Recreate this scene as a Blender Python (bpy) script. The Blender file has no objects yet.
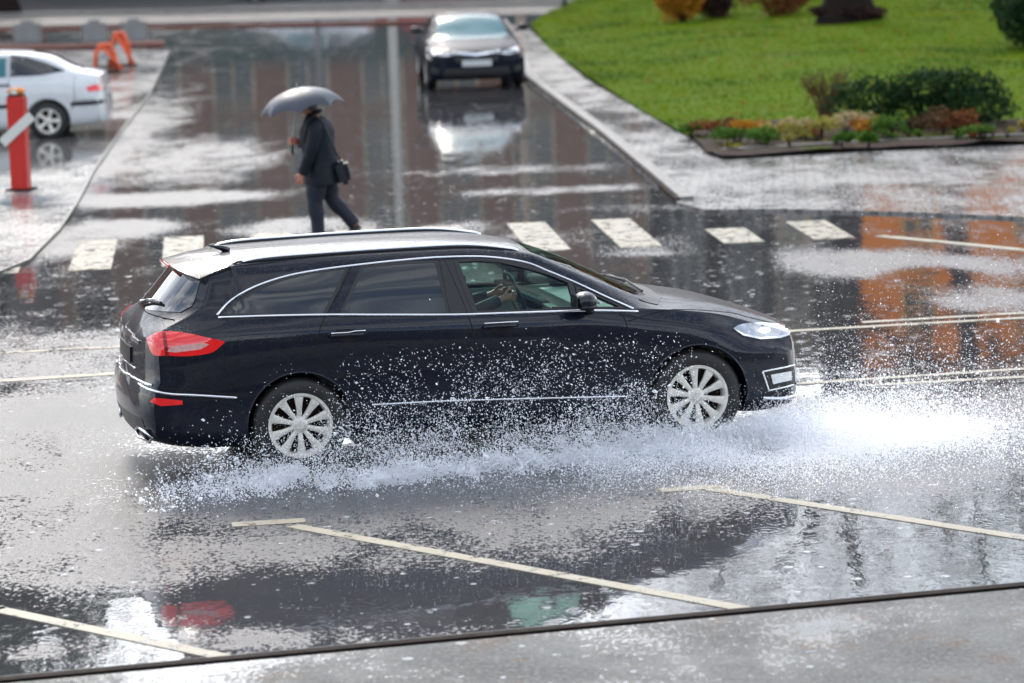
import bpy, bmesh, math, random
import numpy as np
from mathutils import Vector, Matrix, noise as mnoise
from mathutils.bvhtree import BVHTree
from mathutils.geometry import delaunay_2d_cdt
R = math.radians
random.seed(7); RNG = np.random.default_rng(7)
scene = bpy.context.scene
COL = scene.collection

# ------------------------------------------------------------------ camera
F, IW, IH, YH, CH = 3400.0, 1024, 683, -150.0, 4.2
ROLL, PITCH = R(1.9), math.atan((341.5 - YH) / F)
FWD = Vector((0, math.cos(PITCH), -math.sin(PITCH)))
_u0 = Vector((1, 0, 0)).cross(FWD)
RT = Vector((1, 0, 0)) * math.cos(ROLL) - _u0 * math.sin(ROLL)
UP = Vector((1, 0, 0)) * math.sin(ROLL) + _u0 * math.cos(ROLL)
cd = bpy.data.cameras.new('camera'); cam = bpy.data.objects.new('camera', cd); COL.objects.link(cam)
M = Matrix((RT, UP, -FWD)).transposed().to_4x4(); M.translation = (0, 0, CH); cam.matrix_world = M
cd.sensor_width = 36; cd.lens = F / IW * 36; cd.clip_end = 3000; cd.clip_start = 0.5
cd.dof.use_dof = True; cd.dof.focus_distance = 23.3; cd.dof.aperture_fstop = 2.1
scene.camera = cam

def gp(px, py, z=0.0):
    """survey point: where the photo's sight line meets the level z"""
    d = FWD + RT * ((px - 512) / F) - UP * ((py - 341.5) / F)
    t = (z - CH) / d.z
    return Vector((0, 0, CH)) + d * t

# ------------------------------------------------------------------ helpers
def link(o, parent=None):
    COL.objects.link(o)
    if parent is not None: o.parent = parent
    return o

def tag(o, label=None, cat=None, group=None, kind=None):
    if label: o['label'] = label
    if cat: o['category'] = cat
    if group: o['group'] = group
    if kind: o['kind'] = kind
    return o

def empty(name, loc=(0, 0, 0), rz=0, label=None, cat=None, group=None):
    o = bpy.data.objects.new(name, None); link(o)
    o.location = loc; o.rotation_euler = (0, 0, rz); o.empty_display_size = .2
    return tag(o, label, cat, group)

class MB:
    def __init__(s): s.v = []; s.f = []; s.m = []
    def add(s, v, f, mi=0):
        b = len(s.v); s.v += [tuple(p) for p in v]; s.f += [tuple(i + b for i in q) for q in f]; s.m += [mi] * len(f); return s
    def box(s, c, d, rz=0, bev=0.0, mi=0, rot=None):
        bm = bmesh.new(); bmesh.ops.create_cube(bm, size=1)
        bmesh.ops.scale(bm, vec=d, verts=bm.verts)
        if bev: bmesh.ops.bevel(bm, geom=bm.edges[:], offset=bev, segments=2, affect='EDGES')
        mt = Matrix.Translation(c) @ (rot if rot is not None else Matrix.Rotation(rz, 4, 'Z'))
        vs = [mt @ v.co for v in bm.verts]; bm.verts.index_update()
        s.add(vs, [[v.index for v in f.verts] for f in bm.faces], mi); bm.free(); return s
    def tube(s, pts, rad, n=8, mi=0, cap=True, flat=None):
        pts = [Vector(p) for p in pts]; k = len(pts)
        if not hasattr(rad, '__len__'): rad = [rad] * k
        rings = []; ref = None
        for i, p in enumerate(pts):
            t = (pts[min(i + 1, k - 1)] - pts[max(i - 1, 0)])
            if t.length < 1e-9: t = Vector((0, 0, 1))
            t.normalize()
            if ref is None: ref = Vector((0, 0, 1)) if abs(t.z) < .9 else Vector((1, 0, 0))
            a = t.cross(ref).normalized(); b = a.cross(t); ref = b
            rings.append([p + (a * math.cos(2 * math.pi * j / n) + b * math.sin(2 * math.pi * j / n) * (flat or 1)) * rad[i] for j in range(n)])
        v = [q for r in rings for q in r]; f = []
        for i in range(k - 1):
            for j in range(n):
                f.append((i * n + j, i * n + (j + 1) % n, (i + 1) * n + (j + 1) % n, (i + 1) * n + j))
        if cap: f.append(tuple(range(n))[::-1]); f.append(tuple((k - 1) * n + j for j in range(n)))
        return s.add(v, f, mi)
    def lathe(s, prof, c=(0, 0, 0), n=32, axis='Z', mi=0):
        v = []; f = []
        for (r, h) in prof:
            for j in range(n):
                a = 2 * math.pi * j / n; x, y = r * math.cos(a), r * math.sin(a)
                p = (x, y, h) if axis == 'Z' else (x, h, y)
                v.append((p[0] + c[0], p[1] + c[1], p[2] + c[2]))
        for i in range(len(prof) - 1):
            for j in range(n): f.append((i * n + j, i * n + (j + 1) % n, (i + 1) * n + (j + 1) % n, (i + 1) * n + j))
        return s.add(v, f, mi)
    def ell(s, c, r, n=10, mi=0, rot=None):
        v = []; f = []; c = Vector(c)
        for i in range(n + 1):
            t = math.pi * i / n
            for j in range(n * 2):
                a = math.pi * j / n
                p = Vector((r[0] * math.sin(t) * math.cos(a), r[1] * math.sin(t) * math.sin(a), r[2] * math.cos(t)))
                if rot is not None: p = rot @ p
                v.append(p + c)
        for i in range(n):
            for j in range(2 * n): f.append((i * 2 * n + j, i * 2 * n + (j + 1) % (2 * n), (i + 1) * 2 * n + (j + 1) % (2 * n), (i + 1) * 2 * n + j))
        return s.add(v, f, mi)
    def build(s, name, mats, parent=None, smooth=False, auto=None):
        me = bpy.data.meshes.new(name); me.from_pydata(s.v, [], s.f)
        if not isinstance(mats, (list, tuple)): mats = [mats]
        for m in mats: me.materials.append(m)
        if len(mats) > 1: me.polygons.foreach_set('material_index', s.m)
        bm = bmesh.new(); bm.from_mesh(me)
        bmesh.ops.remove_doubles(bm, verts=bm.verts, dist=1e-5)
        bmesh.ops.recalc_face_normals(bm, faces=bm.faces); bm.to_mesh(me); bm.free()
        if smooth:
            me.shade_smooth()
            if auto: me.set_sharp_from_angle(angle=R(auto))
        return link(bpy.data.objects.new(name, me), parent)

def npmesh(name, V, Fc, mat, parent=None, k=3, smooth=False):
    me = bpy.data.meshes.new(name); nv, nf = len(V), len(Fc)
    me.vertices.add(nv); me.vertices.foreach_set('co', np.asarray(V, dtype=np.float32).ravel())
    me.loops.add(nf * k); me.loops.foreach_set('vertex_index', np.asarray(Fc, dtype=np.int32).ravel())
    me.polygons.add(nf); me.polygons.foreach_set('loop_start', np.arange(0, nf * k, k, dtype=np.int32))
    me.update(calc_edges=True); me.validate()
    if mat: me.materials.append(mat)
    if smooth: me.shade_smooth()
    return link(bpy.data.objects.new(name, me), parent)

# ------------------------------------------------------------------ materials
MATS = {}
def nd(nt, t, **kw):
    n = nt.nodes.new(t)
    for k, v in kw.items():
        if k in n.inputs.keys() if hasattr(n.inputs, 'keys') else False: n.inputs[k].default_value = v
        else: setattr(n, k, v)
    return n
def newmat(name):
    m = bpy.data.materials.new(name); m.use_nodes = True; nt = m.node_tree; nt.nodes.clear()
    out = nt.nodes.new('ShaderNodeOutputMaterial'); return m, nt, out
def math_(nt, op, a, b=None, c=None, clamp=False):
    n = nt.nodes.new('ShaderNodeMath'); n.operation = op; n.use_clamp = clamp
    for i, x in enumerate((a, b, c)):
        if x is None: continue
        if isinstance(x, (int, float)): n.inputs[i].default_value = x
        else: nt.links.new(x, n.inputs[i])
    return n.outputs[0]
def mixc(nt, f, a, b):
    n = nt.nodes.new('ShaderNodeMix'); n.data_type = 'RGBA'
    for i, x in ((0, f), (6, a), (7, b)):
        if isinstance(x, (int, float)): n.inputs[i].default_value = x
        elif isinstance(x, (tuple, list)): n.inputs[i].default_value = (*x[:3], 1)
        else: nt.links.new(x, n.inputs[i])
    return n.outputs[2]
def mixf(nt, f, a, b):
    n = nt.nodes.new('ShaderNodeMix'); n.data_type = 'FLOAT'
    for i, x in ((0, f), (2, a), (3, b)):
        if isinstance(x, (int, float)): n.inputs[i].default_value = x
        else: nt.links.new(x, n.inputs[i])
    return n.outputs[0]
def coords(nt, kind='Object'): return nt.nodes.new('ShaderNodeTexCoord').outputs[kind]
def gpos(nt): return nt.nodes.new('ShaderNodeNewGeometry').outputs['Position']
def noise_(nt, vec, scale, detail=4, rough=.55, dist=0):
    n = nt.nodes.new('ShaderNodeTexNoise'); n.inputs['Scale'].default_value = scale; n.inputs['Detail'].default_value = detail
    n.inputs['Roughness'].default_value = rough; n.inputs['Distortion'].default_value = dist
    nt.links.new(vec, n.inputs['Vector']); return n.outputs['Fac']
def vmul(nt, vec, s):
    n = nt.nodes.new('ShaderNodeVectorMath'); n.operation = 'MULTIPLY'; nt.links.new(vec, n.inputs[0]); n.inputs[1].default_value = s; return n.outputs[0]
def sstep(nt, x, a, b):
    n = nt.nodes.new('ShaderNodeMapRange'); n.interpolation_type = 'SMOOTHSTEP'; nt.links.new(x, n.inputs[0])
    n.inputs[1].default_value = a; n.inputs[2].default_value = b; return n.outputs[0]
def bump(nt, h, st, dist=.01, normal=None):
    n = nt.nodes.new('ShaderNodeBump'); nt.links.new(h, n.inputs['Height']); n.inputs['Distance'].default_value = dist
    if isinstance(st, (int, float)): n.inputs['Strength'].default_value = st
    else: nt.links.new(st, n.inputs['Strength'])
    if normal is not None: nt.links.new(normal, n.inputs['Normal'])
    return n.outputs[0]
def prin(nt, out, **kw):
    p = nt.nodes.new('ShaderNodeBsdfPrincipled')
    for k, v in kw.items():
        k = k.replace('_', ' ')
        if k not in p.inputs: continue
        i = p.inputs[k]
        if isinstance(v, (int, float)): i.default_value = v
        elif isinstance(v, (tuple, list)): i.default_value = (*v[:3], 1) if i.type == 'RGBA' else v
        else: nt.links.new(v, i)
    nt.links.new(p.outputs[0], out.inputs['Surface']); return p
def simple(name, col, rough=.5, metal=0, var=.25, scale=8, bmp=.15, bscale=60, **kw):
    """plain paint / plastic / stone with uneven colour, roughness and a fine bump"""
    m, nt, out = newmat(name); g = coords(nt)
    n = noise_(nt, g, scale); c = mixc(nt, n, tuple(x * (1 - var) for x in col), tuple(min(1, x * (1 + var)) for x in col))
    r = mixf(nt, noise_(nt, g, scale * 2.3), rough * .8, min(1, rough * 1.2))
    prin(nt, out, Base_Color=c, Roughness=r, Metallic=metal, Normal=bump(nt, noise_(nt, g, bscale, 3), bmp, .004), **kw)
    return m

def paint(name, col, coat=1.0, bead=.35, rough=.25, metal=.3):
    m, nt, out = newmat(name); g = coords(nt)
    v = nt.nodes.new('ShaderNodeTexVoronoi'); v.inputs['Scale'].default_value = 95; nt.links.new(g, v.inputs['Vector'])
    sp = nt.nodes.new('ShaderNodeSeparateXYZ'); nt.links.new(nt.nodes.new('ShaderNodeNewGeometry').outputs['Normal'], sp.inputs[0])
    top = sstep(nt, sp.outputs[2], .35, .85)
    bd = math_(nt, 'SUBTRACT', 1, sstep(nt, v.outputs['Distance'], .15, .42))
    few = sstep(nt, noise_(nt, g, 30), .42, .6)
    h = math_(nt, 'MULTIPLY', bd, few)
    st = mixf(nt, top, bead * .12, bead)
    flow = noise_(nt, vmul(nt, g, (14, 14, 3)), 1, 3)
    b2 = bump(nt, flow, .05, .01)
    b1 = bump(nt, h, st, .003, b2)
    c = mixc(nt, noise_(nt, g, 5), tuple(x * .85 for x in col), tuple(x * 1.15 for x in col))
    dirt = math_(nt, 'MULTIPLY', sstep(nt, noise_(nt, vmul(nt, g, (3, 3, 5)), 2, 6), .5, .75), .08)
    prin(nt, out, Base_Color=mixc(nt, dirt, c, (.05, .05, .05)), Metallic=metal, Roughness=mixf(nt, h, rough, .12), Coat_Weight=mixf(nt, top, coat, coat * .6), Specular_IOR_Level=.1,
         Coat_Roughness=mixf(nt, top, .03, .10), Normal=b1, Coat_Normal=b1)
    return m

def glass(name, tint, refl=.12, dark=False):
    m, nt, out = newmat(name); g = coords(nt)
    fr = nt.nodes.new('ShaderNodeLayerWeight'); fr.inputs['Blend'].default_value = .35
    b = bump(nt, noise_(nt, g, 35, 2), .03, .003)
    if dark:
        prin(nt, out, Base_Color=tint, Roughness=.04, Normal=b, IOR=1.6, Coat_Weight=.6, Coat_Roughness=.02); return m
    t = nt.nodes.new('ShaderNodeBsdfTransparent'); t.inputs[0].default_value = (*tint, 1)
    gl = nt.nodes.new('ShaderNodeBsdfGlossy'); gl.inputs['Roughness'].default_value = .03; nt.links.new(b, gl.inputs['Normal'])
    mx = nt.nodes.new('ShaderNodeMixShader')
    nt.links.new(math_(nt, 'ADD', math_(nt, 'MULTIPLY', fr.outputs['Fresnel'], .8), refl * .5), mx.inputs[0])
    nt.links.new(t.outputs[0], mx.inputs[1]); nt.links.new(gl.outputs[0], mx.inputs[2])
    nt.links.new(mx.outputs[0], out.inputs['Surface']); return m

def ring_height(nt, vec, scale, freq, seed=0.0):
    """drop-impact rings on standing water"""
    v = nt.nodes.new('ShaderNodeTexVoronoi'); v.inputs['Scale'].default_value = scale; v.inputs['Randomness'].default_value = 1
    nt.links.new(vec, v.inputs['Vector'])
    d = v.outputs['Distance']
    s = math_(nt, 'SINE', math_(nt, 'MULTIPLY', d, freq))
    env = math_(nt, 'POWER', 2.718, math_(nt, 'MULTIPLY', d, -6.0))
    sep = nt.nodes.new('ShaderNodeSeparateColor'); nt.links.new(v.outputs['Color'], sep.inputs[0])
    pick = sstep(nt, sep.outputs[0], .35, .8)
    return math_(nt, 'MULTIPLY', math_(nt, 'MULTIPLY', s, env), pick), v, sep

def wet_surface(name, kind):
    """wet ground: attribute 'grit' (0 = standing water .. 1 = drained rough surface), 'foam' churned water"""
    m, nt, out = newmat(name); g = gpos(nt)
    at = nt.nodes.new('ShaderNodeAttribute'); at.attribute_name = 'grit'; grit = at.outputs['Fac']
    af = nt.nodes.new('ShaderNodeAttribute'); af.attribute_name = 'foam'; foam = af.outputs['Fac']
    n1 = noise_(nt, vmul(nt, g, (1.6, .75, 1)), 1.0, 7, .62, .4)
    if kind == 'concrete': n1 = math_(nt, 'ADD', n1, .12)
    n2 = noise_(nt, g, 9, 5, .7)
    n3 = noise_(nt, vmul(nt, g, (1, .6, 1)), 34, 3, .7)
    x = math_(nt, 'ADD', grit, math_(nt, 'MULTIPLY', math_(nt, 'SUBTRACT', n1, .5), 1.25))
    x = math_(nt, 'ADD', x, math_(nt, 'MULTIPLY', math_(nt, 'SUBTRACT', n2, .5), .75))
    x = math_(nt, 'ADD', x, math_(nt, 'MULTIPLY', math_(nt, 'SUBTRACT', n3, .5), 2.0))
    dry = sstep(nt, x, .36, .70)
    if kind == 'asphalt':
        ag = noise_(nt, g, 110, 2, .6)
        c = mixc(nt, ag, (.045, .046, .05), (.115, .115, .118))
        c = mixc(nt, math_(nt, 'MULTIPLY', noise_(nt, g, .6, 5), .6), c, (.065, .064, .066))
        hh = ag
        wetr, dryr = .025, .37
    elif kind == 'concrete':
        ag = noise_(nt, g, 90, 3, .7)
        big = noise_(nt, g, 1.4, 6, .6)
        c = mixc(nt, sstep(nt, big, .35, .65), (.06, .064, .06), (.15, .155, .145))
        c = mixc(nt, math_(nt, 'MULTIPLY', ag, .5), c, (.10, .10, .095))
        rust = sstep(nt, noise_(nt, g, 2.4, 6, .7), .56, .66)
        c = mixc(nt, math_(nt, 'MULTIPLY', rust, .7), c, (.11, .06, .035))
        c = mixc(nt, math_(nt, 'MULTIPLY', sstep(nt, n3, .4, .7), .5), c, (.30, .30, .28)); hh = math_(nt, 'ADD', ag, noise_(nt, g, 25, 4)); wetr, dryr = .05, .8
    else:  # pavers
        br = nt.nodes.new('ShaderNodeTexBrick'); br.inputs['Scale'].default_value = 1.0
        br.inputs['Brick Width'].default_value = .26; br.inputs['Row Height'].default_value = .20
        br.inputs['Mortar Size'].default_value = .026; br.inputs['Mortar Smooth'].default_value = .3
        rot = nt.nodes.new('ShaderNodeMapping'); rot.inputs['Rotation'].default_value = (0, 0, R(4.5)); nt.links.new(g, rot.inputs[0])
        nt.links.new(rot.outputs[0], br.inputs['Vector'])
        br.inputs['Color1'].default_value = (.33, .32, .31, 1); br.inputs['Color2'].default_value = (.24, .235, .23, 1); br.inputs['Mortar'].default_value = (.05, .045, .04, 1)
        ag = noise_(nt, g, 70, 3, .7)
        c = mixc(nt, math_(nt, 'MULTIPLY', noise_(nt, g, .9, 6), .8), br.outputs['Color'], (.20, .19, .175))
        hh = math_(nt, 'SUBTRACT', math_(nt, 'MULTIPLY', ag, .3), math_(nt, 'MULTIPLY', br.outputs['Fac'], 2.0))
        wetr, dryr = .05, .36
    base_wet = mixc(nt, .3, c, (.010, .011, .012))
    col = mixc(nt, dry, base_wet, c)
    # ripples of rain on the water film
    r1, v1, s1 = ring_height(nt, g, 2.6, 46)
    r2, v2, s2 = ring_height(nt, g, 6.0, 30)
    wav = noise_(nt, vmul(nt, g, (5, 3, 1)), 1.0, 3, .5)
    hw = math_(nt, 'ADD', math_(nt, 'MULTIPLY', r1, .28), math_(nt, 'ADD', math_(nt, 'MULTIPLY', r2, .3), math_(nt, 'MULTIPLY', wav, .5)))
    # splash craters: tiny bright crowns where drops have just landed
    cr = math_(nt, 'MULTIPLY', math_(nt, 'SUBTRACT', 1, sstep(nt, v1.outputs['Distance'], .05, .11)), sstep(nt, s1.outputs[1], .55, .6))
    cr2 = math_(nt, 'MULTIPLY', math_(nt, 'SUBTRACT', 1, sstep(nt, v2.outputs['Distance'], .08, .16)), sstep(nt, s2.outputs[1], .6, .65))
    crs = math_(nt, 'MULTIPLY', math_(nt, 'MAXIMUM', cr, cr2), sstep(nt, n3, .36, .5))
    fn = math_(nt, 'ADD', foam, math_(nt, 'MULTIPLY', math_(nt, 'SUBTRACT', noise_(nt, vmul(nt, g, (9, 6, 1)), 1.6, 7, .75), .5), 1.6))
    fm = math_(nt, 'MULTIPLY', sstep(nt, fn, .45, .95), sstep(nt, foam, .02, .2))
    white = math_(nt, 'MAXIMUM', math_(nt, 'MULTIPLY', crs, .5), math_(nt, 'MULTIPLY', fm, .8))
    col = mixc(nt, white, col, (.75, .78, .82))
    rough = mixf(nt, dry, wetr, dryr); rough = mixf(nt, white, rough, .45)
    if kind == 'asphalt': rough = mixf(nt, math_(nt, 'MULTIPLY', dry, n2), rough, .30)
    bw = bump(nt, hw, math_(nt, 'SUBTRACT', 1, math_(nt, 'MULTIPLY', dry, .8)), RIP[kind])
    bb = bump(nt, math_(nt, 'ADD', hh, math_(nt, 'MULTIPLY', n3, .8)), math_(nt, 'MULTIPLY', dry, .9), .010, bw)
    prin(nt, out, Base_Color=col, Roughness=rough, IOR=1.5, Normal=bb)
    return m
RIP = dict(asphalt=.0028, concrete=.002, pavers=.002)

def marking_mat(name, wear):
    m, nt, out = newmat(name); g = gpos(nt)
    w = sstep(nt, math_(nt, 'ADD', noise_(nt, g, 6, 6, .75), math_(nt, 'MULTIPLY', noise_(nt, g, 60, 2), .35)), wear - .05, wear + .1)
    c = mixc(nt, noise_(nt, g, 3, 5), (.30, .265, .195), (.44, .395, .305))
    c = mixc(nt, math_(nt, 'MULTIPLY', w, .85), c, (.06, .058, .055))
    r1, v1, s1 = ring_height(nt, g, 6, 30)
    prin(nt, out, Base_Color=c, Roughness=mixf(nt, w, .5, .05), IOR=1.3, Normal=bump(nt, math_(nt, 'ADD', r1, noise_(nt, g, 90, 2)), .25, .002))
    return m

def leafmat(name, c1, c2, c3=None, rough=.45):
    m, nt, out = newmat(name)
    ri = nt.nodes.new('ShaderNodeNewGeometry').outputs['Random Per Island']
    g = gpos(nt); c = mixc(nt, ri, c1, c2)
    if c3: c = mixc(nt, sstep(nt, noise_(nt, g, 2.2, 3), .5, .62), c, c3)
    d = nt.nodes.new('ShaderNodeBsdfTranslucent'); nt.links.new(c, d.inputs[0])
    p = prin(nt, out, Base_Color=c, Roughness=.6, Specular_IOR_Level=.06)
    mx = nt.nodes.new('ShaderNodeMixShader'); mx.inputs[0].default_value = .3
    nt.links.new(p.outputs[0], mx.inputs[1]); nt.links.new(d.outputs[0], mx.inputs[2]); nt.links.new(mx.outputs[0], out.inputs['Surface'])
    return m

def water_mat(name, a=.5, rough=.15):
    m, nt, out = newmat(name)
    gn = nt.nodes.new('ShaderNodeNewGeometry').outputs['Normal']
    def nrm(z):
        va = nt.nodes.new('ShaderNodeVectorMath'); va.operation = 'MULTIPLY_ADD'; nt.links.new(gn, va.inputs[0]); va.inputs[1].default_value = (.35, .35, .35); va.inputs[2].default_value = (0, 0, z)
        vn = nt.nodes.new('ShaderNodeVectorMath'); vn.operation = 'NORMALIZE'; nt.links.new(va.outputs[0], vn.inputs[0]); return vn.outputs[0]
    # a drop scatters light from every side: the two closures cover one half of the sky each
    d = nt.nodes.new('ShaderNodeBsdfDiffuse'); d.inputs[0].default_value = (.77, .78, .80, 1); nt.links.new(nrm(1), d.inputs['Normal'])
    t = nt.nodes.new('ShaderNodeBsdfTranslucent'); t.inputs[0].default_value = (.77, .78, .80, 1); nt.links.new(nrm(-1), t.inputs['Normal'])
    m2 = nt.nodes.new('ShaderNodeAddShader'); nt.links.new(d.outputs[0], m2.inputs[0]); nt.links.new(t.outputs[0], m2.inputs[1])
    if a < 1:
        tp = nt.nodes.new('ShaderNodeBsdfTransparent'); m3 = nt.nodes.new('ShaderNodeMixShader'); m3.inputs[0].default_value = a
        nt.links.new(tp.outputs[0], m3.inputs[1]); nt.links.new(m2.outputs[0], m3.inputs[2]); m2 = m3
    nt.links.new(m2.outputs[0], out.inputs['Surface']); return m
m_asphalt = wet_surface('wet asphalt', 'asphalt'); m_concrete = wet_surface('wet concrete', 'concrete'); m_paver = wet_surface('wet pavers', 'pavers')
m_mark = marking_mat('road paint', .74); m_markworn = marking_mat('worn road paint', .695)
m_navy = paint('black navy paint', (.003, .005, .014), metal=0, rough=.4); m_white = paint('white paint', (.62, .63, .64), metal=0, bead=.2); m_black = paint('black paint', (.003, .005, .012), metal=0, rough=.4)
m_redcar = paint('red paint', (.45, .02, .015), metal=0)
m_plastic = simple('black plastic', (.012, .012, .013), .4); m_rubber = simple('tyre rubber', (.012, .012, .012), .55, bscale=90)
m_gap = simple('shut line', (.002, .002, .002), .8)
m_chrome = simple('chrome', (.82, .83, .85), .12, 1, var=.05, bmp=.03)
m_alloy = simple('silver alloy', (.70, .67, .60), .35, .2, var=.35, scale=22)
m_tint = glass('tinted glass', (.012, .014, .016), dark=True)
m_clear = glass('green car glass', (.74, 1.0, .92), .0)
m_clearb = simple('far car glass', (.05, .16, .18), .12, Specular_IOR_Level=.4)
m_red = simple('red lens', (.38, .003, .004), .08, 0, var=.35, scale=30, bmp=.15, bscale=60, Coat_Weight=1.0, Emission_Color=(.95, .01, .01), Emission_Strength=.25)
m_lens = simple('clear lens', (.72, .74, .78), .10, .4, var=.35, scale=25, bmp=.5, bscale=40, Coat_Weight=1.0)
m_amber = simple('amber lens', (.8, .22, .02), .15)
m_plateb = simple('blank black plate', (.008, .008, .009), .3); m_platew = simple('pale plate', (.55, .56, .55), .35, var=.3, scale=30)
m_seat = simple('seat fabric', (.2, .2, .19), .8); m_seatl = simple('pale seat cover', (.22, .22, .2), .7)
m_dash = simple('dashboard', (.36, .38, .35), .5)  # dashboard kept pale: light through the windscreen is put into its colour
m_skin = simple('skin', (.55, .22, .15), .5, var=.12, Subsurface_Weight=.1); m_hair = simple('grey hair', (.12, .11, .10), .7)
m_coat = simple('dark coat fabric', (.006, .010, .017), .6, var=.5, Specular_IOR_Level=.25, scale=6, bmp=.5, bscale=14); m_trouser = simple('navy trousers', (.006, .009, .022), .7, var=.3, bmp=.4, bscale=18)
m_shoe = simple('black shoe leather', (.01, .01, .01), .35); m_bag = simple('black leather bag', (.010, .011, .018), .35, bmp=.4, bscale=20)
m_steel = simple('steel', (.4, .4, .42), .3, .9)
m_redp = simple('red bollard paint', (.55, .018, .012), .3, var=.15); m_orange = simple('orange lens cap', (.85, .25, .02), .3); m_orp = simple('orange red paint', (.75, .10, .02), .35, var=.2)
m_board = simple('pale reflective board', (.66, .66, .6), .35, var=.15)
m_conc = simple('old concrete', (.24, .235, .225), .7, var=.3, scale=4, bmp=.5, bscale=40); m_kerb = simple('kerb stone', (.17, .165, .155), .5, var=.6, scale=5, bmp=1, bscale=30, Specular_IOR_Level=.3)
m_kerbd = simple('dark kerb stone', (.11, .105, .10), .4, var=.4, scale=3, bmp=.5, bscale=40); m_rust_gap = simple('rusty steel and dark gap', (.016, .010, .008), .8, 0, Specular_IOR_Level=.1, var=.6, scale=9, bmp=.4)
m_soil = simple('wet soil', (.030, .016, .012), .8, var=.6, scale=12, bmp=1.0, bscale=20, Specular_IOR_Level=.08)
m_bark = simple('dark bark', (.018, .013, .012), .9, var=.5, scale=14, bmp=1, bscale=22, Specular_IOR_Level=.05)
m_pole = simple('pale concrete post', (.42, .41, .37), .6, var=.15); m_polet = simple('tan post', (.28, .22, .16), .6)
m_brick = simple('red brick strip', (.14, .055, .045), .7, var=.3, Specular_IOR_Level=.1)

# ------------------------------------------------------------------ wetness map (metres on the ground)
BL = []   # (x, y, rx, ry, value) in world metres
def wet(px, py, rx, ry, val, z=0):
    c = gp(px, py, z); a = gp(px + rx, py, z); b0 = gp(px, py - ry, z); b1 = gp(px, py + ry, z)
    BL.append((c.x, c.y, abs(a.x - c.x), abs(b0.y - b1.y) / 2, val))
# side street and crossing: mostly standing water
for a in [(400, 130, 330, 140, .02), (60, 330, 150, 60, .30), (60, 350, 120, 20, .62), (30, 372, 70, 10, .70), (120, 300, 100, 26, .12), (760, 300, 300, 90, .02),
          (200, 160, 75, 24, .66), (165, 199, 110, 7, .95), (120, 228, 60, 9, .85), (60, 245, 60, 12, .75), (300, 226, 70, 9, .70), (450, 228, 40, 8, .6),
          (100, 150, 50, 60, .8), (470, 60, 60, 70, .05), (560, 190, 90, 4, .6), (500, 170, 120, 5, .48), (650, 250, 60, 12, .35), (520, 240, 60, 12, .4),
          (845, 262, 75, 17, .82), (950, 268, 85, 18, .80), (935, 277, 48, 9, .12), (985, 300, 60, 12, .72), (900, 243, 60, 6, .15), (640, 208, 80, 4, .42),
          # main road
          (60, 420, 150, 34, .84), (20, 480, 170, 55, .72), (140, 490, 110, 45, .72), (130, 560, 150, 34, .56), (60, 560, 80, 25, .60), (300, 480, 120, 40, .60),
          (480, 500, 200, 42, .66), (640, 470, 160, 40, .68), (850, 420, 170, 30, .60), (900, 470, 130, 26, .62), (1010, 400, 60, 25, .45),
          (430, 550, 200, 22, .46), (250, 545, 70, 18, .60), (460, 600, 300, 26, .10), (880, 570, 240, 36, -.05), (1000, 520, 60, 30, .08),
          (50, 655, 110, 26, .12), (40, 652, 32, 9, .75), (110, 620, 90, 20, .10), (170, 598, 60, 10, .25), (260, 640, 60, 12, .70), (60, 603, 40, 7, .4)]:
    wet(*a)
FO = []
def foamb(px, py, rx, ry, val):
    c = gp(px, py); a = gp(px + rx, py); b0 = gp(px, py - ry); b1 = gp(px, py + ry)
    FO.append((c.x, c.y, abs(a.x - c.x), abs(b0.y - b1.y) / 2, val))
for a in [(840, 440, 120, 20, .85), (750, 450, 80, 20, .7), (940, 425, 80, 14, .8), (560, 462, 130, 14, .34), (380, 480, 120, 12, .30), (250, 488, 90, 10, .34), (640, 500, 120, 22, .25), (60, 400, 80, 16, .2)]:
    foamb(*a)
def field(V, blobs, base):
    out = np.full(len(V), base, dtype=np.float32) if not hasattr(base, '__len__') else base.astype(np.float32)
    for (x, y, rx, ry, val) in blobs:
        d = ((V[:, 0] - x) / rx) ** 2 + ((V[:, 1] - y) / ry) ** 2
        w = np.exp(-(d ** 1.6) * .8); out = out * (1 - w) + val * w
    return out
def add_attrs(o, base, foam=True, blobs=None):
    me = o.data; V = np.empty(len(me.vertices) * 3, dtype=np.float32); me.vertices.foreach_get('co', V); V = V.reshape(-1, 3)
    a = me.attributes.new('grit', 'FLOAT', 'POINT'); a.data.foreach_set('value', field(V, BL if blobs is None else blobs, base))
    a = me.attributes.new('foam', 'FLOAT', 'POINT'); a.data.foreach_set('value', field(V, FO if foam else [], 0.0))

# ------------------------------------------------------------------ ground
def grid_mesh(name, xs, ys, zf, mat):
    X, Y = np.meshgrid(xs, ys); Z = zf(X, Y) if callable(zf) else np.full_like(X, zf)
    V = np.stack([X.ravel(), Y.ravel(), Z.ravel()], 1); nx, ny = len(xs), len(ys)
    i = np.arange((ny - 1) * (nx - 1)); r, c = i // (nx - 1), i % (nx - 1); a = r * nx + c
    return npmesh(name, V, np.stack([a, a + 1, a + nx + 1, a + nx], 1), mat, k=4, smooth=True)
xs = np.concatenate([[-600, -200, -80, -40, -20], np.arange(-12, 12.01, .12), [20, 40, 80, 200, 600]])
ys = np.concatenate([[-300, -60, -10, 5, 12], np.arange(16, 48, .12), np.arange(48, 100, .4), [120, 200, 500, 1500]])
g = grid_mesh('road', xs, ys, 0.0, m_asphalt); tag(g, kind='structure')
g['label'] = 'wet dark asphalt road with puddles mirroring the buildings'
Vx = np.zeros(0)
me = g.data; V = np.empty(len(me.vertices) * 3, dtype=np.float32); me.vertices.foreach_get('co', V); V = V.reshape(-1, 3)
add_attrs(g, .34)

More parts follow.
